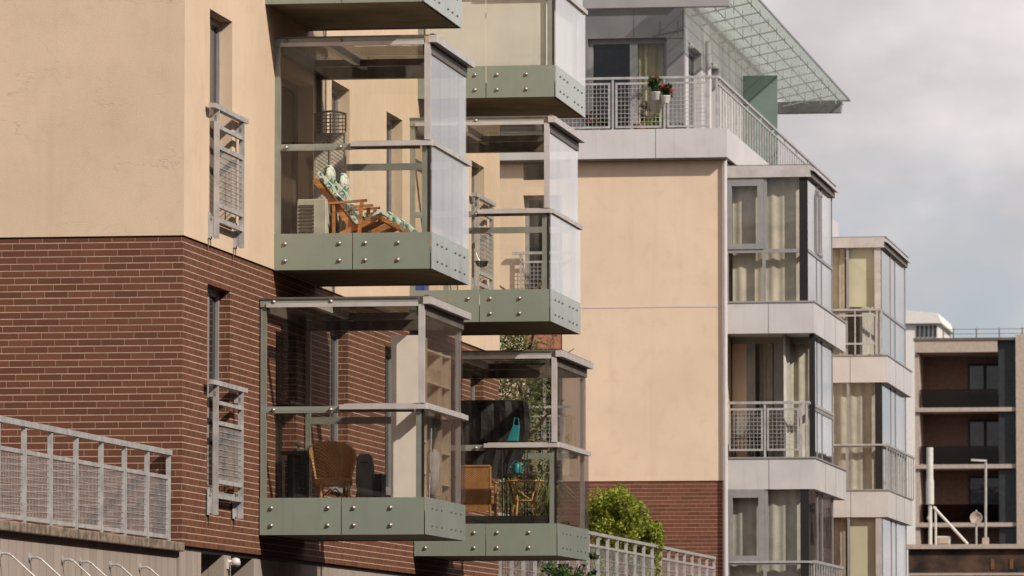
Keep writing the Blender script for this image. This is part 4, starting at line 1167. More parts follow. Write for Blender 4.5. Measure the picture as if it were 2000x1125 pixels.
# ================================================================== WICKER CHAIR BALCONY
zf2 = b2['zf']
def wicker_chair(p, rz, label, mat):
    d = root('wicker_chair', p, label, 'chair', None, rz)
    rows = []
    nA = 22
    for z_i in range(9):
        f = z_i / 8; row = []
        for i in range(nA + 1):
            th = R(-104) + R(208) * i / nA                      # 0 = back (toward -x)
            top = 0.60 + 0.26 * max(0, math.cos(th * 0.78)) ** 0.8
            z = 0.40 + (top - 0.40) * f
            r_ = 0.25 + 0.07 * f
            row.append((-math.cos(th) * r_, math.sin(th) * r_ * 1.02, z))
        rows.append(row)
    inner = [[(x * 0.9, y * 0.9, z) for x, y, z in r] for r in rows]
    k = MB().grid(rows); k.grid([list(reversed(r)) for r in inner])
    k.grid([inner[0], rows[0]]); k.grid([rows[-1], inner[-1]])
    k.grid([[r[0] for r in rows], [r[0] for r in inner]]); k.grid([[r[-1] for r in inner], [r[-1] for r in rows]])
    k.build('backrest', mat, d, smooth=True)
    MB().tube([Vector(p_) * 0.97 + Vector((0, 0, 0.01)) for p_ in rows[-1]], 0.022, 8).build('top_rim', mat, d, smooth=True)
    MB().lathe([(0.02, 0.36), (0.25, 0.36), (0.27, 0.39), (0.27, 0.43), (0.24, 0.445), (0.02, 0.45)], (0.02, 0, 0), 22).build('seat', mat, d, smooth=True)
    for sx, sy in ((-1, -1), (-1, 1), (1, -1), (1, 1)):
        MB().tube([(sx * 0.19, sy * 0.19, 0.38), (sx * 0.20, sy * 0.20, 0.2), (sx * 0.22, sy * 0.22, 0.0)], 0.022, 8).build('leg', mat, d, smooth=True)
    k = MB()
    for a, b in (((-1, -1), (1, -1)), ((1, -1), (1, 1)), ((1, 1), (-1, 1)), ((-1, 1), (-1, -1))):
        k.tube([(a[0] * 0.205, a[1] * 0.205, 0.15), (b[0] * 0.205, b[1] * 0.205, 0.15)], 0.012, 6)
        k.tube([(a[0] * 0.21, a[1] * 0.21, 0.18), ((a[0] + b[0]) * 0.1, (a[1] + b[1]) * 0.1, 0.33), (b[0] * 0.21, b[1] * 0.21, 0.18)], 0.010, 6)
    k.build('stretcher', mat, d, smooth=True)
    return d
vwc = b2['v0'] + 0.85
uwc = Pv(650, 960, vwc)[0]
wch = wicker_chair((uwc, vwc, zf2), R(-70), 'brown wicker tub chair between the dark table and the grey case', M['wicker'])
wch.scale = (0.82, 0.82, 1.04)
# dark table with clutter
vt_ = b2['v0'] + 1.5
ut0, zt_ = Pv(548, 881, vt_); ut1 = Pv(611, 881, vt_)[0]
tb = root('table', ((ut0 + ut1) / 2, vt_, zf2), 'dark cloth covered table against the brick wall behind wicker chair', 'table')
tbo = ((ut0 + ut1) / 2, vt_, zf2)
MB().box(ut0, ut1 + 0.02, vt_, vt_ + 0.6, zt_ - 0.04, zt_).build('tabletop', plain('dark_table', (0.03, 0.022, 0.016), 0.4), tb, tbo, bevel=0.006)
for u in (ut0 + 0.03, ut1 - 0.03):
    for v in (vt_ + 0.03, vt_ + 0.55):
        MB().box(u - 0.015, u + 0.015, v - 0.015, v + 0.015, zf2, zt_ - 0.04).build('leg', M['steel'], tb, tbo)
k = MB(); k.curtain(ut0 + 0.07, ut1 - 0.05, vt_ + 0.05, zf2 + 0.1, zt_ - 0.041, 0.02, 0.11)
k.build('cloth', M['black_cloth'], tb, tbo)
u_, z_ = Pv(583, 875, vt_ + 0.2)
ln = root('lantern', (u_, vt_ + 0.2, zt_), 'small white lamp standing on the dark table', 'lamp')
MB().lathe([(0.03, 0.0), (0.03, 0.03), (0.012, 0.04), (0.012, 0.06)], (u_, vt_ + 0.2, zt_), 14).build('base', M['white'], ln, (u_, vt_ + 0.2, zt_), smooth=True)
MB().lathe([(0.028, 0.06), (0.032, 0.09), (0.018, 0.13), (0.01, 0.135)], (u_, vt_ + 0.2, zt_), 14).build('lamp_shade', M['white'], ln, (u_, vt_ + 0.2, zt_), smooth=True)
# grey case and dark box
vgc = b2['v0'] + 1.7
ug0, zg = Pv(694, 886, vgc); ug1 = Pv(728, 886, vgc)[0]
gcx = root('instrument_case', (ug0, vgc, zf2), 'upright grey hard case leaning behind the wicker chair', 'case')
prof = [(0, 0.0, 0.62), (0, 0.25, 0.55)]
k = MB()
w0 = (ug1 - ug0) / 2; uc_ = (ug0 + ug1) / 2; H = zg - zf2
pts = [(-0.75, 0), (0.75, 0), (1.0, 0.06), (1.15, 0.22), (1.0, 0.38), (0.85, 0.46), (1.0, 0.60), (0.95, 0.80), (0.8, 0.95), (0.6, 1.0), (-0.6, 1.0), (-0.8, 0.95), (-0.95, 0.80), (-1.0, 0.60), (-0.85, 0.46), (-1.0, 0.38), (-1.15, 0.22), (-1.0, 0.06)]
fr_ = [(uc_ + x * w0, vgc, zf2 + z * H) for x, z in pts]; bk = [(x, vgc + 0.16, z) for x, _, z in fr_]
i0 = len(k.v); k.v += [Vector(p) for p in fr_ + bk]; n_ = len(pts)
k.f.append(tuple(range(n_))); k.f.append(tuple(reversed(range(n_, 2 * n_))))
for i in range(n_): k.f.append((i, (i + 1) % n_, n_ + (i + 1) % n_, n_ + i)[::-1])
k.build('shell', M['grey_case'], gcx, (ug0, vgc, zf2), bevel=0.02)
MB().tube([(uc_ - 0.04, vgc - 0.005, zg - 0.10), (uc_ - 0.03, vgc - 0.03, zg - 0.10), (uc_ + 0.03, vgc - 0.03, zg - 0.10), (uc_ + 0.04, vgc - 0.005, zg - 0.10)], 0.008, 6).build('handle', M['black'], gcx, (ug0, vgc, zf2))
ud0, zd = Pv(729, 926, vgc + 0.2); ud1 = Pv(745, 926, vgc + 0.2)[0]
bx = root('wooden_box', (ud0, vgc + 0.2, zf2), 'small dark red box beside the grey case', 'box')
MB().box(ud0, ud1, vgc + 0.2, vgc + 0.5, zf2 + 0.012, zd - 0.02).build('body', plain('dark_red_box', (0.06, 0.02, 0.012), 0.5), bx, (ud0, vgc + 0.2, zf2))
MB().box(ud0 - 0.006, ud1 + 0.006, vgc + 0.194, vgc + 0.506, zd - 0.02, zd).build('lid', plain('dark_red_lid', (0.05, 0.018, 0.012), 0.5), bx, (ud0, vgc + 0.2, zf2))
# white cabinet / open shelving whose shelves face the street
vcb = b2['v0'] + 0.30
uk0, zk = Pv(764, 655, vcb); uk1 = b2['u1'] - 0.13
cb = root('shelf_unit', (uk0, vcb, zf2), 'tall white shelf unit with open beige shelves facing the street', 'shelf')
co = (uk0, vcb, zf2)
MB().box(uk0, uk1, vcb, vcb + 0.02, zf2, zk).build('side_panel', M['board_white'], cb, co)
MB().box(uk0, uk0 + 0.015, vcb + 0.021, b2['v1'] - 0.25, zf2, zk - 0.05).build('back_panel', M['board'], cb, co)
vs_ = [vcb + 0.021, vcb + 0.52, vcb + 1.55, b2['v1'] - 0.28]
for i, v in enumerate(vs_[1:]):
    MB().box(uk0 + 0.016, uk1, v, v + 0.022, zf2, zk - (0.0, 0.10, 0.10)[i]).build('upright', M['board'], cb, co)
for i, hs in enumerate([(0.02, 0.50, 0.86, 1.24, 1.62, zk - zf2 - 0.03), (1.22, 1.55, zk - zf2 - 0.14), (0.02, 0.42, 0.78, 1.16, 1.55, zk - zf2 - 0.14)]):
    for hz in hs:
        MB().box(uk0 + 0.016, uk1 - 0.004, vs_[i] + 0.023, vs_[i + 1] - 0.001, zf2 + hz, zf2 + hz + 0.022).build('shelf', M['board'], cb, co)
# closed parasol standing between the shelves
vpz = vcb + 1.0; upz = b2['u1'] - 0.16
pr = root('parasol', (upz, vpz, zf2), 'folded pale parasol standing in the street side gap of the shelves', 'parasol')
po = (upz, vpz, zf2)
MB().tube([(upz, vpz - 0.2, zf2), (upz, vpz, zf2 + 1.05)], 0.012, 8).tube([(upz, vpz + 0.45, zf2 + 0.05), (upz, vpz - 0.35, zf2 + 0.75)], 0.010, 8).build('pole', M['steel'], pr, po)
MB().tube([(upz, vpz + 0.02, zf2 + 0.25), (upz, vpz + 0.06, zf2 + 0.45), (upz, vpz + 0.12, zf2 + 0.72), (upz, vpz + 0.14, zf2 + 0.80)], [0.03, 0.075, 0.09, 0.05], 10).build('canopy', plain('parasol_cloth', (0.45, 0.42, 0.38), 0.8), pr, po, smooth=True)
MB().tube([(upz, vpz - 0.02, zf2 + 0.78), (upz, vpz + 0.15, zf2 + 1.0), (upz, vpz + 0.30, zf2 + 1.12)], [0.02, 0.05, 0.07], 8).build('bag', M['black_cloth'], pr, po, smooth=True)
# blue box on the middle balcony seen between the two near balconies
vq = c1['v0'] + 0.4
u_, z_ = Pv(820, 565, vq)
q = root('plastic_crate', (u_, vq, c1['zf']), 'blue plastic crate seen between the two nearest balconies', 'crate')
MB().box(u_ - 0.07, u_ + 0.07, vq, vq + 0.3, c1['zf'] + 0.005, c1['zf'] + 0.36).build('body', M['blue'], q, (u_, vq, c1['zf']), bevel=0.01)
MB().box(u_ - 0.08, u_ + 0.08, vq - 0.01, vq + 0.31, c1['zf'] + 0.361, c1['zf'] + 0.39).build('rim', M['blue'], q, (u_, vq, c1['zf']), bevel=0.01)

# ================================================================== CROWDED RATTAN BALCONY
zf3 = c2['zf']
# black cover over a rack
vbk = c2['v0'] + 1.7
u0_, zt_ = Pv(880, 781, vbk); u1_ = Pv(1024, 781, vbk)[0]; zm_ = Pv(880, 932, vbk)[1]
fc = root('covered_rack', (u0_, vbk, zf3), 'rack under a black cloth cover in the crowded balcony', 'rack')
fo_ = (u0_, vbk, zf3)
rows = []
for j, (z, du, dv) in enumerate(((zt_, -0.10, 0.10), (zt_ - 0.02, -0.02, 0.03), (zt_ - 0.15, 0.0, 0.0), (zt_ - 0.40, 0.01, 0.0), (zt_ - 0.60, -0.03, 0.01), (zt_ - 0.85, -0.14, 0.0), (zm_, -0.16, 0.0))):
    row = []
    for i in range(13):
        u = u0_ + (u1_ + du - u0_) * i / 12
        row.append((u, vbk + dv + 0.025 * math.sin(i * 1.9 + j * 0.5), z + (0.012 * math.sin(i * 1.3) if j > 4 else 0)))
    rows.append(row)
MB().slab(rows, (0, 0.45, 0)).build('cover', M['black_cloth'], fc, fo_, smooth=False)
k = MB()
for u in (u0_ + 0.05, u1_ - 0.25):
    for v in (vbk + 0.1, vbk + 0.4): k.tube([(u, v, zf3), (u, v, zm_ + 0.1)], 0.012, 6)
k.build('rack_legs', M['black'], fc, fo_)
# rattan armchair (square, seen from behind)
vra = c2['v0'] + 0.5
u0_, zt_ = Pv(893, 911, vra); u1_ = Pv(957, 911, vra)[0]
ra = root('rattan_armchair', (u0_, vra, zf3), 'square orange rattan armchair seen from behind', 'armchair')
rao = (u0_, vra, zf3)
zlow = Pv(900, 998, vra)[1]
MB().box(u0_ + 0.015, u1_ - 0.015, vra, vra + 0.04, zlow, zt_ - 0.02).build('backrest', M['wicker_b'], ra, rao)
MB().box(u0_ + 0.02, u1_ - 0.02, vra + 0.041, vra + 0.5, zlow + 0.02, zlow + 0.16).build('seat', M['wicker_b'], ra, rao)
for u in (u0_, u1_):
    MB().tube([(u, vra + 0.01, zf3), (u, vra + 0.01, zt_)], 0.018, 8).build('leg', M['wicker_b'], ra, rao)
    MB().tube([(u, vra + 0.46, zf3), (u, vra + 0.46, zlow + 0.38), (u, vra + 0.02, zlow + 0.40)], 0.018, 8).build('armrest', M['wicker_b'], ra, rao)
MB().tube([(u0_, vra + 0.01, zt_), (u1_, vra + 0.01, zt_)], 0.018, 8).tube([(u0_, vra + 0.01, zlow - 0.03), ((u0_ + u1_) / 2, vra + 0.01, zlow + 0.0), (u1_, vra + 0.01, zlow - 0.05)], 0.012, 8).build('top_rail', M['wicker_b'], ra, rao)
# bamboo table
vbt = c2['v0'] + 0.75
u0_, zt_ = Pv(982, 937, vbt); u1_ = Pv(1056, 937, vbt)[0]
uc2 = (u0_ + u1_) / 2; rr = (u1_ - u0_) / 2
bt = root('bamboo_table', (uc2, vbt + 0.25, zf3), 'round bamboo table with splayed legs and small items on top', 'table')
bto = (uc2, vbt + 0.25, zf3)
cv = vbt + 0.25
MB().lathe([(0.02, 0), (rr, 0), (rr + 0.012, 0.012), (rr, 0.026), (0.02, 0.026)], (uc2, cv, zt_ - 0.026), 26).build('tabletop', M['bamboo'], bt, bto)
for i in range(4):
    a = R(45 + 20) + i * math.pi / 2; ca, sa = math.cos(a), math.sin(a)
    pth = [(uc2 + ca * rr * 0.98, cv + sa * rr * 0.98, zt_ - 0.03), (uc2 + ca * rr * 0.85, cv + sa * rr * 0.85, zt_ - 0.13), (uc2 + ca * rr * 0.66, cv + sa * rr * 0.66, zt_ - 0.27), (uc2 + ca * rr * 0.76, cv + sa * rr * 0.76, zt_ - 0.42), (uc2 + ca * rr * 0.95, cv + sa * rr * 0.95, zf3)]
    MB().tube(pth, 0.014, 8).build('leg', M['bamboo'], bt, bto, smooth=True)
    b_ = a + math.pi / 2
    MB().tube([(uc2 + ca * rr * 0.9, cv + sa * rr * 0.9, zt_ - 0.05), (uc2 + math.cos(a + .5) * rr * 0.6, cv + math.sin(a + .5) * rr * 0.6, zt_ - 0.2), (uc2 + math.cos(b_) * rr * 0.66, cv + math.sin(b_) * rr * 0.66, zt_ - 0.29)], 0.009, 6).build('brace', M['bamboo'], bt, bto, smooth=True)
MB().tube([(uc2 + math.cos(2 * math.pi * i / 20) * rr * 0.66, cv + math.sin(2 * math.pi * i / 20) * rr * 0.66, zt_ - 0.27) for i in range(21)], 0.010, 6).build('ring', M['bamboo'], bt, bto)
def small(name, px, hgt, prof, mat, label, cat, dv=0.0, lid=None):
    u = Pv(px, 930, cv + dv)[0]
    MB().lathe(prof, (u, cv + dv, zt_ + 0.001), 16)
    o = tag(MB().lathe([(r_, z_) for r_, z_ in prof], (0, 0, 0), 16).build(name, mat, smooth=True), label, cat)
    o.location = W(u, cv + dv, zt_ + 0.001)
    return o
small('jar', 1007, 0.1, [(0.035, 0), (0.04, 0.02), (0.04, 0.07), (0.028, 0.085), (0.03, 0.10)], M['white'], 'white jar on the bamboo table', 'jar')
small('bowl', 1020, 0.05, [(0.03, 0), (0.055, 0.03), (0.06, 0.045), (0.05, 0.045)], M['terracotta'], 'reddish bowl on the bamboo table', 'bowl', 0.05)
small('pot', 1040, 0.08, [(0.05, 0), (0.06, 0.05), (0.065, 0.075), (0.055, 0.075)], M['grey_case'], 'grey pot on the right edge of the bamboo table', 'pot', -0.03)
# turquoise watering can and scarf
def watering_can(px, py, dv, zbase, label):
    u, z = Pv(px, py, c2['v0'] + dv); v = c2['v0'] + dv
    w = root('watering_can', (u, v, zbase), label, 'watering can')
    wo = (u, v, zbase)
    MB().lathe([(0.065, 0), (0.07, 0.02), (0.06, 0.16), (0.05, 0.17)], (u, v, zbase), 18).build('body', M['teal'], w, wo, smooth=True)
    MB().tube([(u + 0.05, v, zbase + 0.04), (u + 0.12, v, zbase + 0.12), (u + 0.16, v, zbase + 0.19)], [0.02, 0.014, 0.012], 8).build('spout', M['teal'], w, wo)
    MB().tube([(u - 0.06, v, zbase + 0.05), (u - 0.12, v, zbase + 0.12), (u - 0.04, v, zbase + 0.21), (u + 0.04, v, zbase + 0.17)], 0.010, 8).build('handle', M['teal'], w, wo)
    return w
u_, z_ = Pv(1005, 862, c2['v0'] + 1.0)
# shelf stand carrying the upper can
st = root('plant_stand', (u_, c2['v0'] + 1.0, zf3), 'thin dark metal plant stand behind the bamboo table', 'stand')
sto = (u_, c2['v0'] + 1.0, zf3)
zs1, zs2 = z_ , Pv(1005, 925, c2['v0'] + 1.0)[1]
for z in (zs1, zs2):
    MB().box(u_ - 0.16, u_ + 0.16, c2['v0'] + 0.9, c2['v0'] + 1.15, z - 0.02, z).build('shelf', M['black'], st, sto)
for du in (-0.15, 0.15):
    for dv in (0.91, 1.14):
        MB().tube([(u_ + du, c2['v0'] + dv, zf3), (u_ + du, c2['v0'] + dv, zs1 - 0.02 )], 0.008, 6).build('leg', M['black'], st, sto)
tw = root('tote_bag', (u_, c2['v0'] + 1.0, zs1), 'turquoise cloth bag standing on top of the plant stand', 'bag')
two = (u_, c2['v0'] + 1.0, zs1)
bv = c2['v0'] + 1.0
MB().hexa([(u_ - 0.10, bv - 0.05, zs1), (u_ + 0.05, bv - 0.05, zs1), (u_ + 0.05, bv + 0.05, zs1), (u_ - 0.10, bv + 0.05, zs1), (u_ - 0.02, bv - 0.01, zs1 + 0.22), (u_ + 0.07, bv - 0.02, zs1 + 0.20), (u_ + 0.07, bv + 0.01, zs1 + 0.20), (u_ - 0.02, bv + 0.01, zs1 + 0.22)]).build('body', M['teal'], tw, two, bevel=0.012)
MB().tube([(u_ - 0.02, bv, zs1 + 0.20), (u_ + 0.0, bv, zs1 + 0.31), (u_ + 0.05, bv, zs1 + 0.30), (u_ + 0.06, bv, zs1 + 0.19)], 0.009, 6).build('strap', M['teal'], tw, two)
wc_ = watering_can(1010, 925, 1.0, zs2, 'turquoise watering can on the lower shelf of plant stand')
wc_.scale = (0.8, 0.8, 0.8)
# potted grass plant at the right corner
vpp = c2['v0'] + 0.9
u_, _ = Pv(1074, 990, vpp)
pp = root('potted_plant', (u_, vpp, zf3), 'arching grassy plant in pot at the balcony corner', 'plant')
ppo = (u_, vpp, zf3)
MB().lathe([(0.09, 0), (0.11, 0.02), (0.13, 0.22), (0.14, 0.25), (0.12, 0.25)], (u_, vpp, zf3), 18).build('pot', M['grey_case'], pp, ppo, smooth=True)
k = MB()
for i in range(90):
    a = random.uniform(0, 6.28); L = random.uniform(0.25, 0.55); hh = random.uniform(0.25, 0.6)
    p0 = Vector((u_, vpp, zf3 + 0.24)); p1 = p0 + Vector((math.cos(a) * L * 0.4, math.sin(a) * L * 0.4, hh)); p2 = p0 + Vector((math.cos(a) * L, math.sin(a) * L, hh * 0.55))
    sd_ = Vector((-math.sin(a), math.cos(a), 0)) * 0.007
    k.quad(p0 - sd_, p0 + sd_, p1 + sd_, p1 - sd_); k.tri(p1 - sd_, p1 + sd_, p2)
k.build('leaves', M['leaf'], pp, ppo)
# black lounger tube chair behind the table
vlc = c2['v0'] + 1.35
u_, z_ = Pv(1046, 925, vlc)
lc = root('folding_chair', (u_, vlc, zf3), 'black folding chair with grey seat behind the bamboo table', 'chair')
lco = (u_, vlc, zf3)
for dv in (0.0, 0.42):
    MB().tube([(u_ - 0.30, vlc + dv, zf3), (u_ + 0.05, vlc + dv, zf3 + 0.42), (u_ + 0.22, vlc + dv, zf3 + 0.95)], 0.014, 8).tube([(u_ + 0.25, vlc + dv, zf3), (u_ - 0.18, vlc + dv, zf3 + 0.46)], 0.014, 8).build('side_frame', M['black'], lc, lco)
    MB().bar((u_ - 0.15, vlc + dv, zf3 + 0.62), (u_ + 0.20, vlc + dv, zf3 + 0.72), 0.045, 0.025).build('armrest', M['black'], lc, lco)
MB().box(u_ - 0.20, u_ + 0.10, vlc + 0.02, vlc + 0.40, zf3 + 0.43, zf3 + 0.46).build('seat', M['grey_case'], lc, lco, bevel=0.01)
MB().hexa([(u_ + 0.07, vlc + 0.02, zf3 + 0.5), (u_ + 0.09, vlc + 0.02, zf3 + 0.5), (u_ + 0.09, vlc + 0.40, zf3 + 0.5), (u_ + 0.07, vlc + 0.40, zf3 + 0.5), (u_ + 0.20, vlc + 0.02, zf3 + 0.93), (u_ + 0.22, vlc + 0.02, zf3 + 0.93), (u_ + 0.22, vlc + 0.40, zf3 + 0.93), (u_ + 0.20, vlc + 0.40, zf3 + 0.93)]).build('backrest', M['grey_case'], lc, lco)
# dark floor rail inside the lowest balcony
MB().box(0.1, c2['u1'] - 0.13, c2['v0'] + 0.02, c2['v0'] + 0.05, c2['zb'] + 0.416, c2['zb'] + 0.52).build('kick_rail', M['black'], c2['slab'])
# hanging washing cloth
u_, z_ = Pv(1018, 890, c2['v0'] + 0.2)
# pot on the far window guard
vq, zq = Pu(938, 522, 0.2)
q = root('flower_pot', (0.16, vq, zq), 'dark bowl planter hung on the window guard beyond the balcony', 'planter')
MB().lathe([(0.03, 0.0), (0.07, 0.02), (0.09, 0.07), (0.10, 0.085), (0.08, 0.085)], (0.22, vq, zq), 18).build('bowl', M['black_cloth'], q, (0.16, vq, zq), smooth=True)
MB().tube([(0.14, vq, zq + 0.2), (0.17, vq, zq + 0.12), (0.20, vq, zq + 0.08)], 0.008, 6).build('hook', M['steel'], q, (0.16, vq, zq))

# ================================================================== TERRACE FLOWERS (right building)
def flower_pot(px, pyb, dv, potm, rad, ph, plant, ply, flowers, label, cat='flower pot', hang=False):
    v = vf + dv; u, z = Pv(px, pyb, v)
    if not hang: z = zf1 - 0.08
    o = root('flower_pot', (u, v, z), label, cat, 'flower pots on the penthouse terrace')
    oo = (u, v, z)
    MB().lathe([(rad * 0.65, 0), (rad * 0.7, 0.01), (rad, ph * 0.9), (rad * 1.08, ph), (rad * 0.85, ph)], oo, 16).build('pot', potm, o, oo, smooth=True)
    top = z + ph
    bl = [(u + random.uniform(-1, 1) * rad * 1.2, v + random.uniform(-1, 1) * rad, top + ply * random.uniform(0.1, 1.0), 0.07, 1.0) for _ in range(10)]
    k = leaf_cloud(MB(), bl, 170, 0.045, 0.6)
    for b_ in bl[:5]: k.tube([(u, v, top - 0.02), (b_[0], b_[1], b_[2])], 0.005, 4)
    k.build('leaves', plant, o, oo)
    if flowers:
        fb = [(u + dx, v - rad * 0.6, top + dz, 0.042, 0.8) for dx, dz in flowers]
        leaf_cloud(MB(), fb, 26 * len(fb), 0.022, 0.8).build('blossoms', M['petal'], o, oo)
    return o
flower_pot(1283, 196, -0.16, M['white'], 0.11, 0.16, M['leaf_d'], 0.25, [(0.0, 0.28), (-0.03, 0.20)], 'white pot hung on the railing with one tall pink geranium', hang=True)
flower_pot(1300, 202, -0.18, M['white'], 0.10, 0.15, M['leaf_d'], 0.18, [(0.05, 0.14), (-0.04, 0.17), (0.10, 0.10)], 'white bowl hung on the railing post with small pink flowers', hang=True)
flower_pot(1277, 245, 0.25, M['terracotta'], 0.12, 0.12, M['leaf_y'], 0.28, [], 'lime green leafy plant in low pot behind the railing')
flower_pot(1250, 245, 0.6, M['terracotta'], 0.14, 0.25, M['leaf_dry'], 0.55, [], 'tall brownish plant in terracotta pot behind the railing')
flower_pot(1152, 245, 0.2, M['terracotta'], 0.12, 0.16, M['leaf_d'], 0.25, [(0.0, 0.25), (0.05, 0.1), (-0.06, 0.15)], 'red flowering geranium left on the terrace floor by the balcony')
flower_pot(1165, 245, 0.15, M['white'], 0.10, 0.2, M['leaf_d'], 0.1, [(0.02, 0.1)], 'small white pot beside the red geranium')
flower_pot(1182, 245, 0.2, M['terracotta'], 0.12, 0.12, M['leaf_d'], 0.22, [], 'bushy green plant without flowers right of the white pot')
flower_pot(1322, 245, 0.3, M['terracotta'], 0.13, 0.10, M['leaf_dry'], 0.06, [(0.0, 0.04)], 'flat terracotta bowl of reddish plants near the terrace corner')
# loggia chairs
vlg = VB + 0.6
for px, lab in ((1448, 'dark folding chair on the railed loggia, left one'), (1482, 'dark folding chair on the railed loggia, right one')):
    u = Pv(px, 880, vlg)[0]
    o = root('folding_chair', (u, vlg, zQt + 0.0), lab, 'chair', 'dark chairs on the loggia')
    oo = (u, vlg, zQt)
    MB().box(u - 0.15, u + 0.15, vlg, vlg + 0.35, zQt + 0.42, zQt + 0.45).build('seat', M['black'], o, oo)
    MB().box(u - 0.14, u + 0.14, vlg + 0.33, vlg + 0.35, zQt + 0.5, zQt + 0.85).build('backrest', M['grey_case'], o, oo)
    for a in (-0.14, 0.14):
        MB().tube([(u + a, vlg + 0.02, zQt), (u + a, vlg + 0.36, zQt + 0.9)], 0.012, 6).tube([(u + a, vlg + 0.34, zQt), (u + a, vlg + 0.02, zQt + 0.43)], 0.012, 6).build('leg', M['black'], o, oo)

# ================================================================== FAR BUILDINGS
VD = (292 - 59.1) / 0.988
def D(x, y): return Pv(x, y, VD)
ux = lambda x: D(x, 800)[0]
zx = lambda y: D(1900, y)[1]
d = root('apartment_building', (ux(1790), VD, 0), 'distant brick apartment block with dark loggias under the clouds', 'building')
do = (ux(1790), VD, 0)
PD = lambda mb, n, m, p=None: mb.build(n, m, p or d, do)
PD(MB().box(ux(1787), ux(2120), VD + 2.6, VD + 3.0, 0, zx(690)), 'brick_wall', M['brick_far'])
PD(MB().box(ux(1787), ux(1796), VD, VD + 2.59, 0, zx(690)), 'column', M['slab_far'])
PD(MB().box(ux(1985), ux(2120), VD - 0.3, VD + 2.59, 0, zx(655)), 'column', M['slab_far'])
PD(MB().box(ux(1950), ux(1984), VD + 0.1, VD + 2.59, 0, zx(662)), 'dark_column', M['dark_far'])
PD(MB().box(ux(1787), ux(1949), VD - 0.2, VD + 14, zx(688), zx(665)), 'roof_slab', M['slab_far'])
PD(MB().box(ux(1785), ux(1984), VD - 0.25, VD + 14, zx(664.9), zx(660)), 'roof', M['frame_dark'])
for y in (800, 911, 1025):
    PD(MB().box(ux(1787), ux(1984), VD - 0.15, VD + 2.59, zx(y + 4), zx(y - 4)), 'floor_slab', M['slab_far'])
    PD(MB().box(ux(1797), ux(1949), VD - 0.05, VD - 0.02, zx(y - 5), zx(y - 40)), 'balustrade', glass('smoked_glass_%d' % y, (0.34, 0.28, 0.25), 0.015, 0.0))
for y0, y1 in ((705, 795), (815, 906), (926, 1020)):
    w = PD(MB().box(ux(1884), ux(1949), VD + 2.50, VD + 2.58, zx(y1), zx(y0)), 'window', M['black'])
    k = MB()
    for a, b in ((1888, 1915), (1921, 1948)): k.box(ux(a), ux(b), VD + 2.46, VD + 2.49, zx(y1 - 4), zx(y0 + 5))
    PD(k, 'pane', dark_glass('far_window_glass_%d' % y0, (0.03, 0.035, 0.04)), w)
r = MB()
for x in (1840, 1860, 1905, 1950, 1995, 2040): r.box(ux(x) - 0.03, ux(x) + 0.03, VD + 1, VD + 1.06, zx(660), zx(638))
r.box(ux(1840), ux(2100), VD + 1, VD + 1.04, zx(641), zx(640)).box(ux(1840), ux(2100), VD + 1, VD + 1.04, zx(650), zx(649)).box(ux(1925), ux(1980), VD + 4, VD + 5, zx(654), zx(650))
PD(r, 'roof_railing', M['frame_dark'])
VE = VD + 45
e = root('white_building', (Pv(1785, 640, VE)[0], VE, 0), 'distant white rendered building behind the brick block roof', 'building')
eo = (Pv(1785, 640, VE)[0], VE, 0)
ue0, ue1 = Pv(1700, 640, VE)[0], Pv(1832, 640, VE)[0]
ze = lambda y: Pv(1800, y, VE)[1]
MB().box(ue0, ue1, VE, VE + 10, 0, ze(632)).build('wall', M['white_wall'], e, eo)
MB().hexa([(ue0, VE - 0.3, ze(632)), (ue1 + 0.25, VE - 0.3, ze(632)), (ue1 + 0.25, VE + 10, ze(632)), (ue0, VE + 10, ze(632)), (ue0, VE - 0.3, ze(600)), (ue1 - 0.0, VE - 0.3, ze(612)), (ue1 - 0.0, VE + 10, ze(612)), (ue0, VE + 10, ze(600))]).build('roof', M['white_wall'], e, eo)
for i in range(5):
    a = Pv(1790 + i * 8.5, 640, VE)[0]
    MB().box(a, a + 0.16, VE - 0.06, VE - 0.002, ze(658), ze(636)).build('window', M['dark_far'], e, eo)
# low brown building with rooftop equipment
VF = (175 - 59.1) / 0.988
uf = lambda x, y=1080: Pv(x, y, VF)[0]
zf_ = lambda y: Pv(1900, y, VF)[1]
f = root('flat_roof_building', (uf(1780), VF, 0), 'low brown flat roofed building under the antenna mast', 'building')
fo2 = (uf(1780), VF, 0)
MB().box(uf(1774), uf(2150), VF, VF + 8, 0, zf_(1072)).build('wall', M['rust'], f, fo2)
MB().box(uf(1770), uf(2150), VF - 0.15, VF + 8.1, zf_(1072) + 0.001, zf_(1063)).build('parapet', M['slab_far'], f, fo2)
MB().box(uf(1774), uf(2150), VF - 0.03, VF - 0.002, zf_(1124), zf_(1119)).build('ledge', M['slab_far'], f, fo2)
for x in (1935, 1972):
    MB().box(uf(x), uf(x + 7), VF - 0.03, VF - 0.002, zf_(1112), zf_(1092)).build('window', plain('amber_window_%d' % x, (0.16, 0.08, 0.03), 0.4), f, fo2)
zrf = zf_(1063)
def on_roof(px, dv=0.6): return (Pv(px, 1050, VF + dv)[0], VF + dv, zrf)
p = on_roof(1817); am = root('antenna_mast', p, 'white cellular antenna mast with diagonal brace on the low roof', 'antenna')
zm = lambda y: Pv(1817, y, VF + 0.6)[1]
MB().tube([p, (p[0], p[1], zm(985))], 0.06, 10).build('pole', M['white'], am, p)
MB().tube([(p[0], p[1], zm(985)), (p[0], p[1], zm(938))], 0.125, 14).tube([(p[0], p[1], zm(938)), (p[0], p[1], zm(874))], 0.105, 14).build('antenna', M['white'], am, p)
MB().tube([(p[0] + 0.1, p[1], zm(990)), (Pv(1890, 1062, p[1])[0], p[1], zrf + 0.02)], 0.045, 8).build('brace', M['white'], am, p)
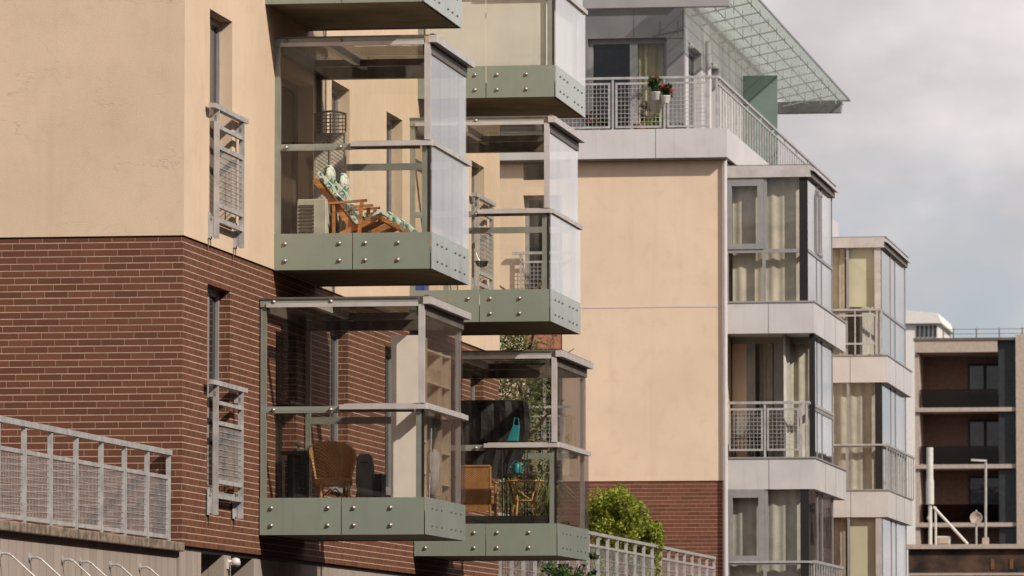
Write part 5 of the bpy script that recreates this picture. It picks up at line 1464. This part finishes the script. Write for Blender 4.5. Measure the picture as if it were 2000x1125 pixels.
MB().tube([(p[0] + 0.17, p[1], zm(990)), (p[0] + 0.17, p[1], zrf)], 0.035, 8).build('brace', M['white'], am, p)
MB().lathe([(0.02, 0), (0.10, 0.05), (0.11, 0.07)], (p[0] - 0.1, p[1] - 0.02, zm(1012)), 14, 'x').build('dish', M['white'], am, p)
p = on_roof(1842); cbx = root('roof_cabinet', p, 'pale equipment cabinet beside the antenna mast foot', 'cabinet')
MB().box(p[0] - 0.2, p[0] + 0.2, p[1] + 0.1, p[1] + 0.5, zrf + 0.03, zm(1047)).build('body', M['white'], cbx, p, bevel=0.02)
MB().box(p[0] - 0.16, p[0] + 0.16, p[1] + 0.085, p[1] + 0.098, zrf + 0.06, zm(1050)).build('door', M['slab_far'], cbx, p)
p = on_roof(1925); lp = root('lamp_post', p, 'thin grey lamp post with short arm on the low roof', 'lamp post')
zl_ = Pv(1925, 900, p[1])[1]
MB().tube([p, (p[0] + 0.02, p[1], zl_ - 0.05)], 0.04, 8).build('pole', M['galv'], lp, p)
MB().bar((p[0] + 0.05, p[1], zl_), (Pv(1897, 902, p[1])[0], p[1], zl_ + 0.03), 0.10, 0.06).build('lamp_head', M['white'], lp, p)
MB().box(p[0] - 0.1, p[0] + 0.1, p[1] - 0.1, p[1] + 0.1, zrf, zrf + 0.22).build('base', M['slab_far'], lp, p)
p = on_roof(1907); sdh = root('satellite_dish', p, 'white satellite dish on short pole beside lamp post', 'dish')
zd_ = Pv(1907, 1012, p[1])[1]
MB().tube([p, (p[0], p[1], zd_ + 0.25)], 0.03, 8).build('pole', M['galv'], sdh, p)
MB().lathe([(0.03, 0.04), (0.12, 0.02), (0.19, -0.05), (0.20, -0.06), (0.18, -0.05), (0.10, 0.0)], (p[0], p[1] - 0.06, zd_), 18, 'y').build('dish', M['slab_far'], sdh, p, smooth=True)
MB().tube([(p[0], p[1] - 0.05, zd_ - 0.15), (p[0] + 0.1, p[1] - 0.35, zd_)], 0.015, 6).build('arm', M['galv'], sdh, p)

# ================================================================== opposite side of the street (unseen row added for the side panes to reflect, made dark and long)
ou, ov, oh = 15.0, -36.0, 11.6
oroot = root('apartment_building', (ou, ov, 0), 'long brown brick apartment building across the street, added unseen to be mirrored in the side panes', 'building')
oo = (ou, ov, 0)
wins = [(ov + 3 + i * 6.0, ov + 6 + i * 6.0, 1.6 + j * 3.2, 3.4 + j * 3.2) for i in range(41) for j in range(3)]
wall_cells(MB(), 'u', ou, ou + 0.35, ov, ov + 252, 0, oh, wins).box(ou + 0.35, ou + 12, ov, ov + 0.35, 0, oh).build('wall', M['brick_far'], oroot, oo)
MB().box(ou - 0.4, ou + 12, ov - 0.4, ov + 252, oh, oh + 0.35).build('roof', M['rust'], oroot, oo)
k = MB()
for a, b, z0, z1 in wins: k.box(ou + 0.15, ou + 0.18, a, b, z0, z1)
o = k.build('window', M['dark'], oroot, oo); o['kind'] = 'stuff'

bv0 = -125.0  # unseen block added for dark front pane reflections and less skylight
bk = root('apartment_building', (0, bv0, 0), 'dark brick apartment block added unseen behind the viewpoint to darken the front panes', 'building')
bo2 = (0, bv0, 0)
wins = [(-48 + i * 6.0, -45 + i * 6.0, 2.0 + j * 3.2, 3.8 + j * 3.2) for i in range(17) for j in range(7)]
wall_cells(MB(), 'v', bv0 - 0.35, bv0, -52, 56, 0, 25, wins).build('wall', M['brick_far'], bk, bo2)
MB().box(-52.3, 56.3, bv0 - 12, bv0 + 0.3, 25.0, 25.4).build('roof', M['rust'], bk, bo2)
k = MB()
for a, b, z0, z1 in wins: k.box(a, b, bv0 - 0.22, bv0 - 0.18, z0, z1)
o = k.build('window', M['dark'], bk, bo2); o['kind'] = 'stuff'
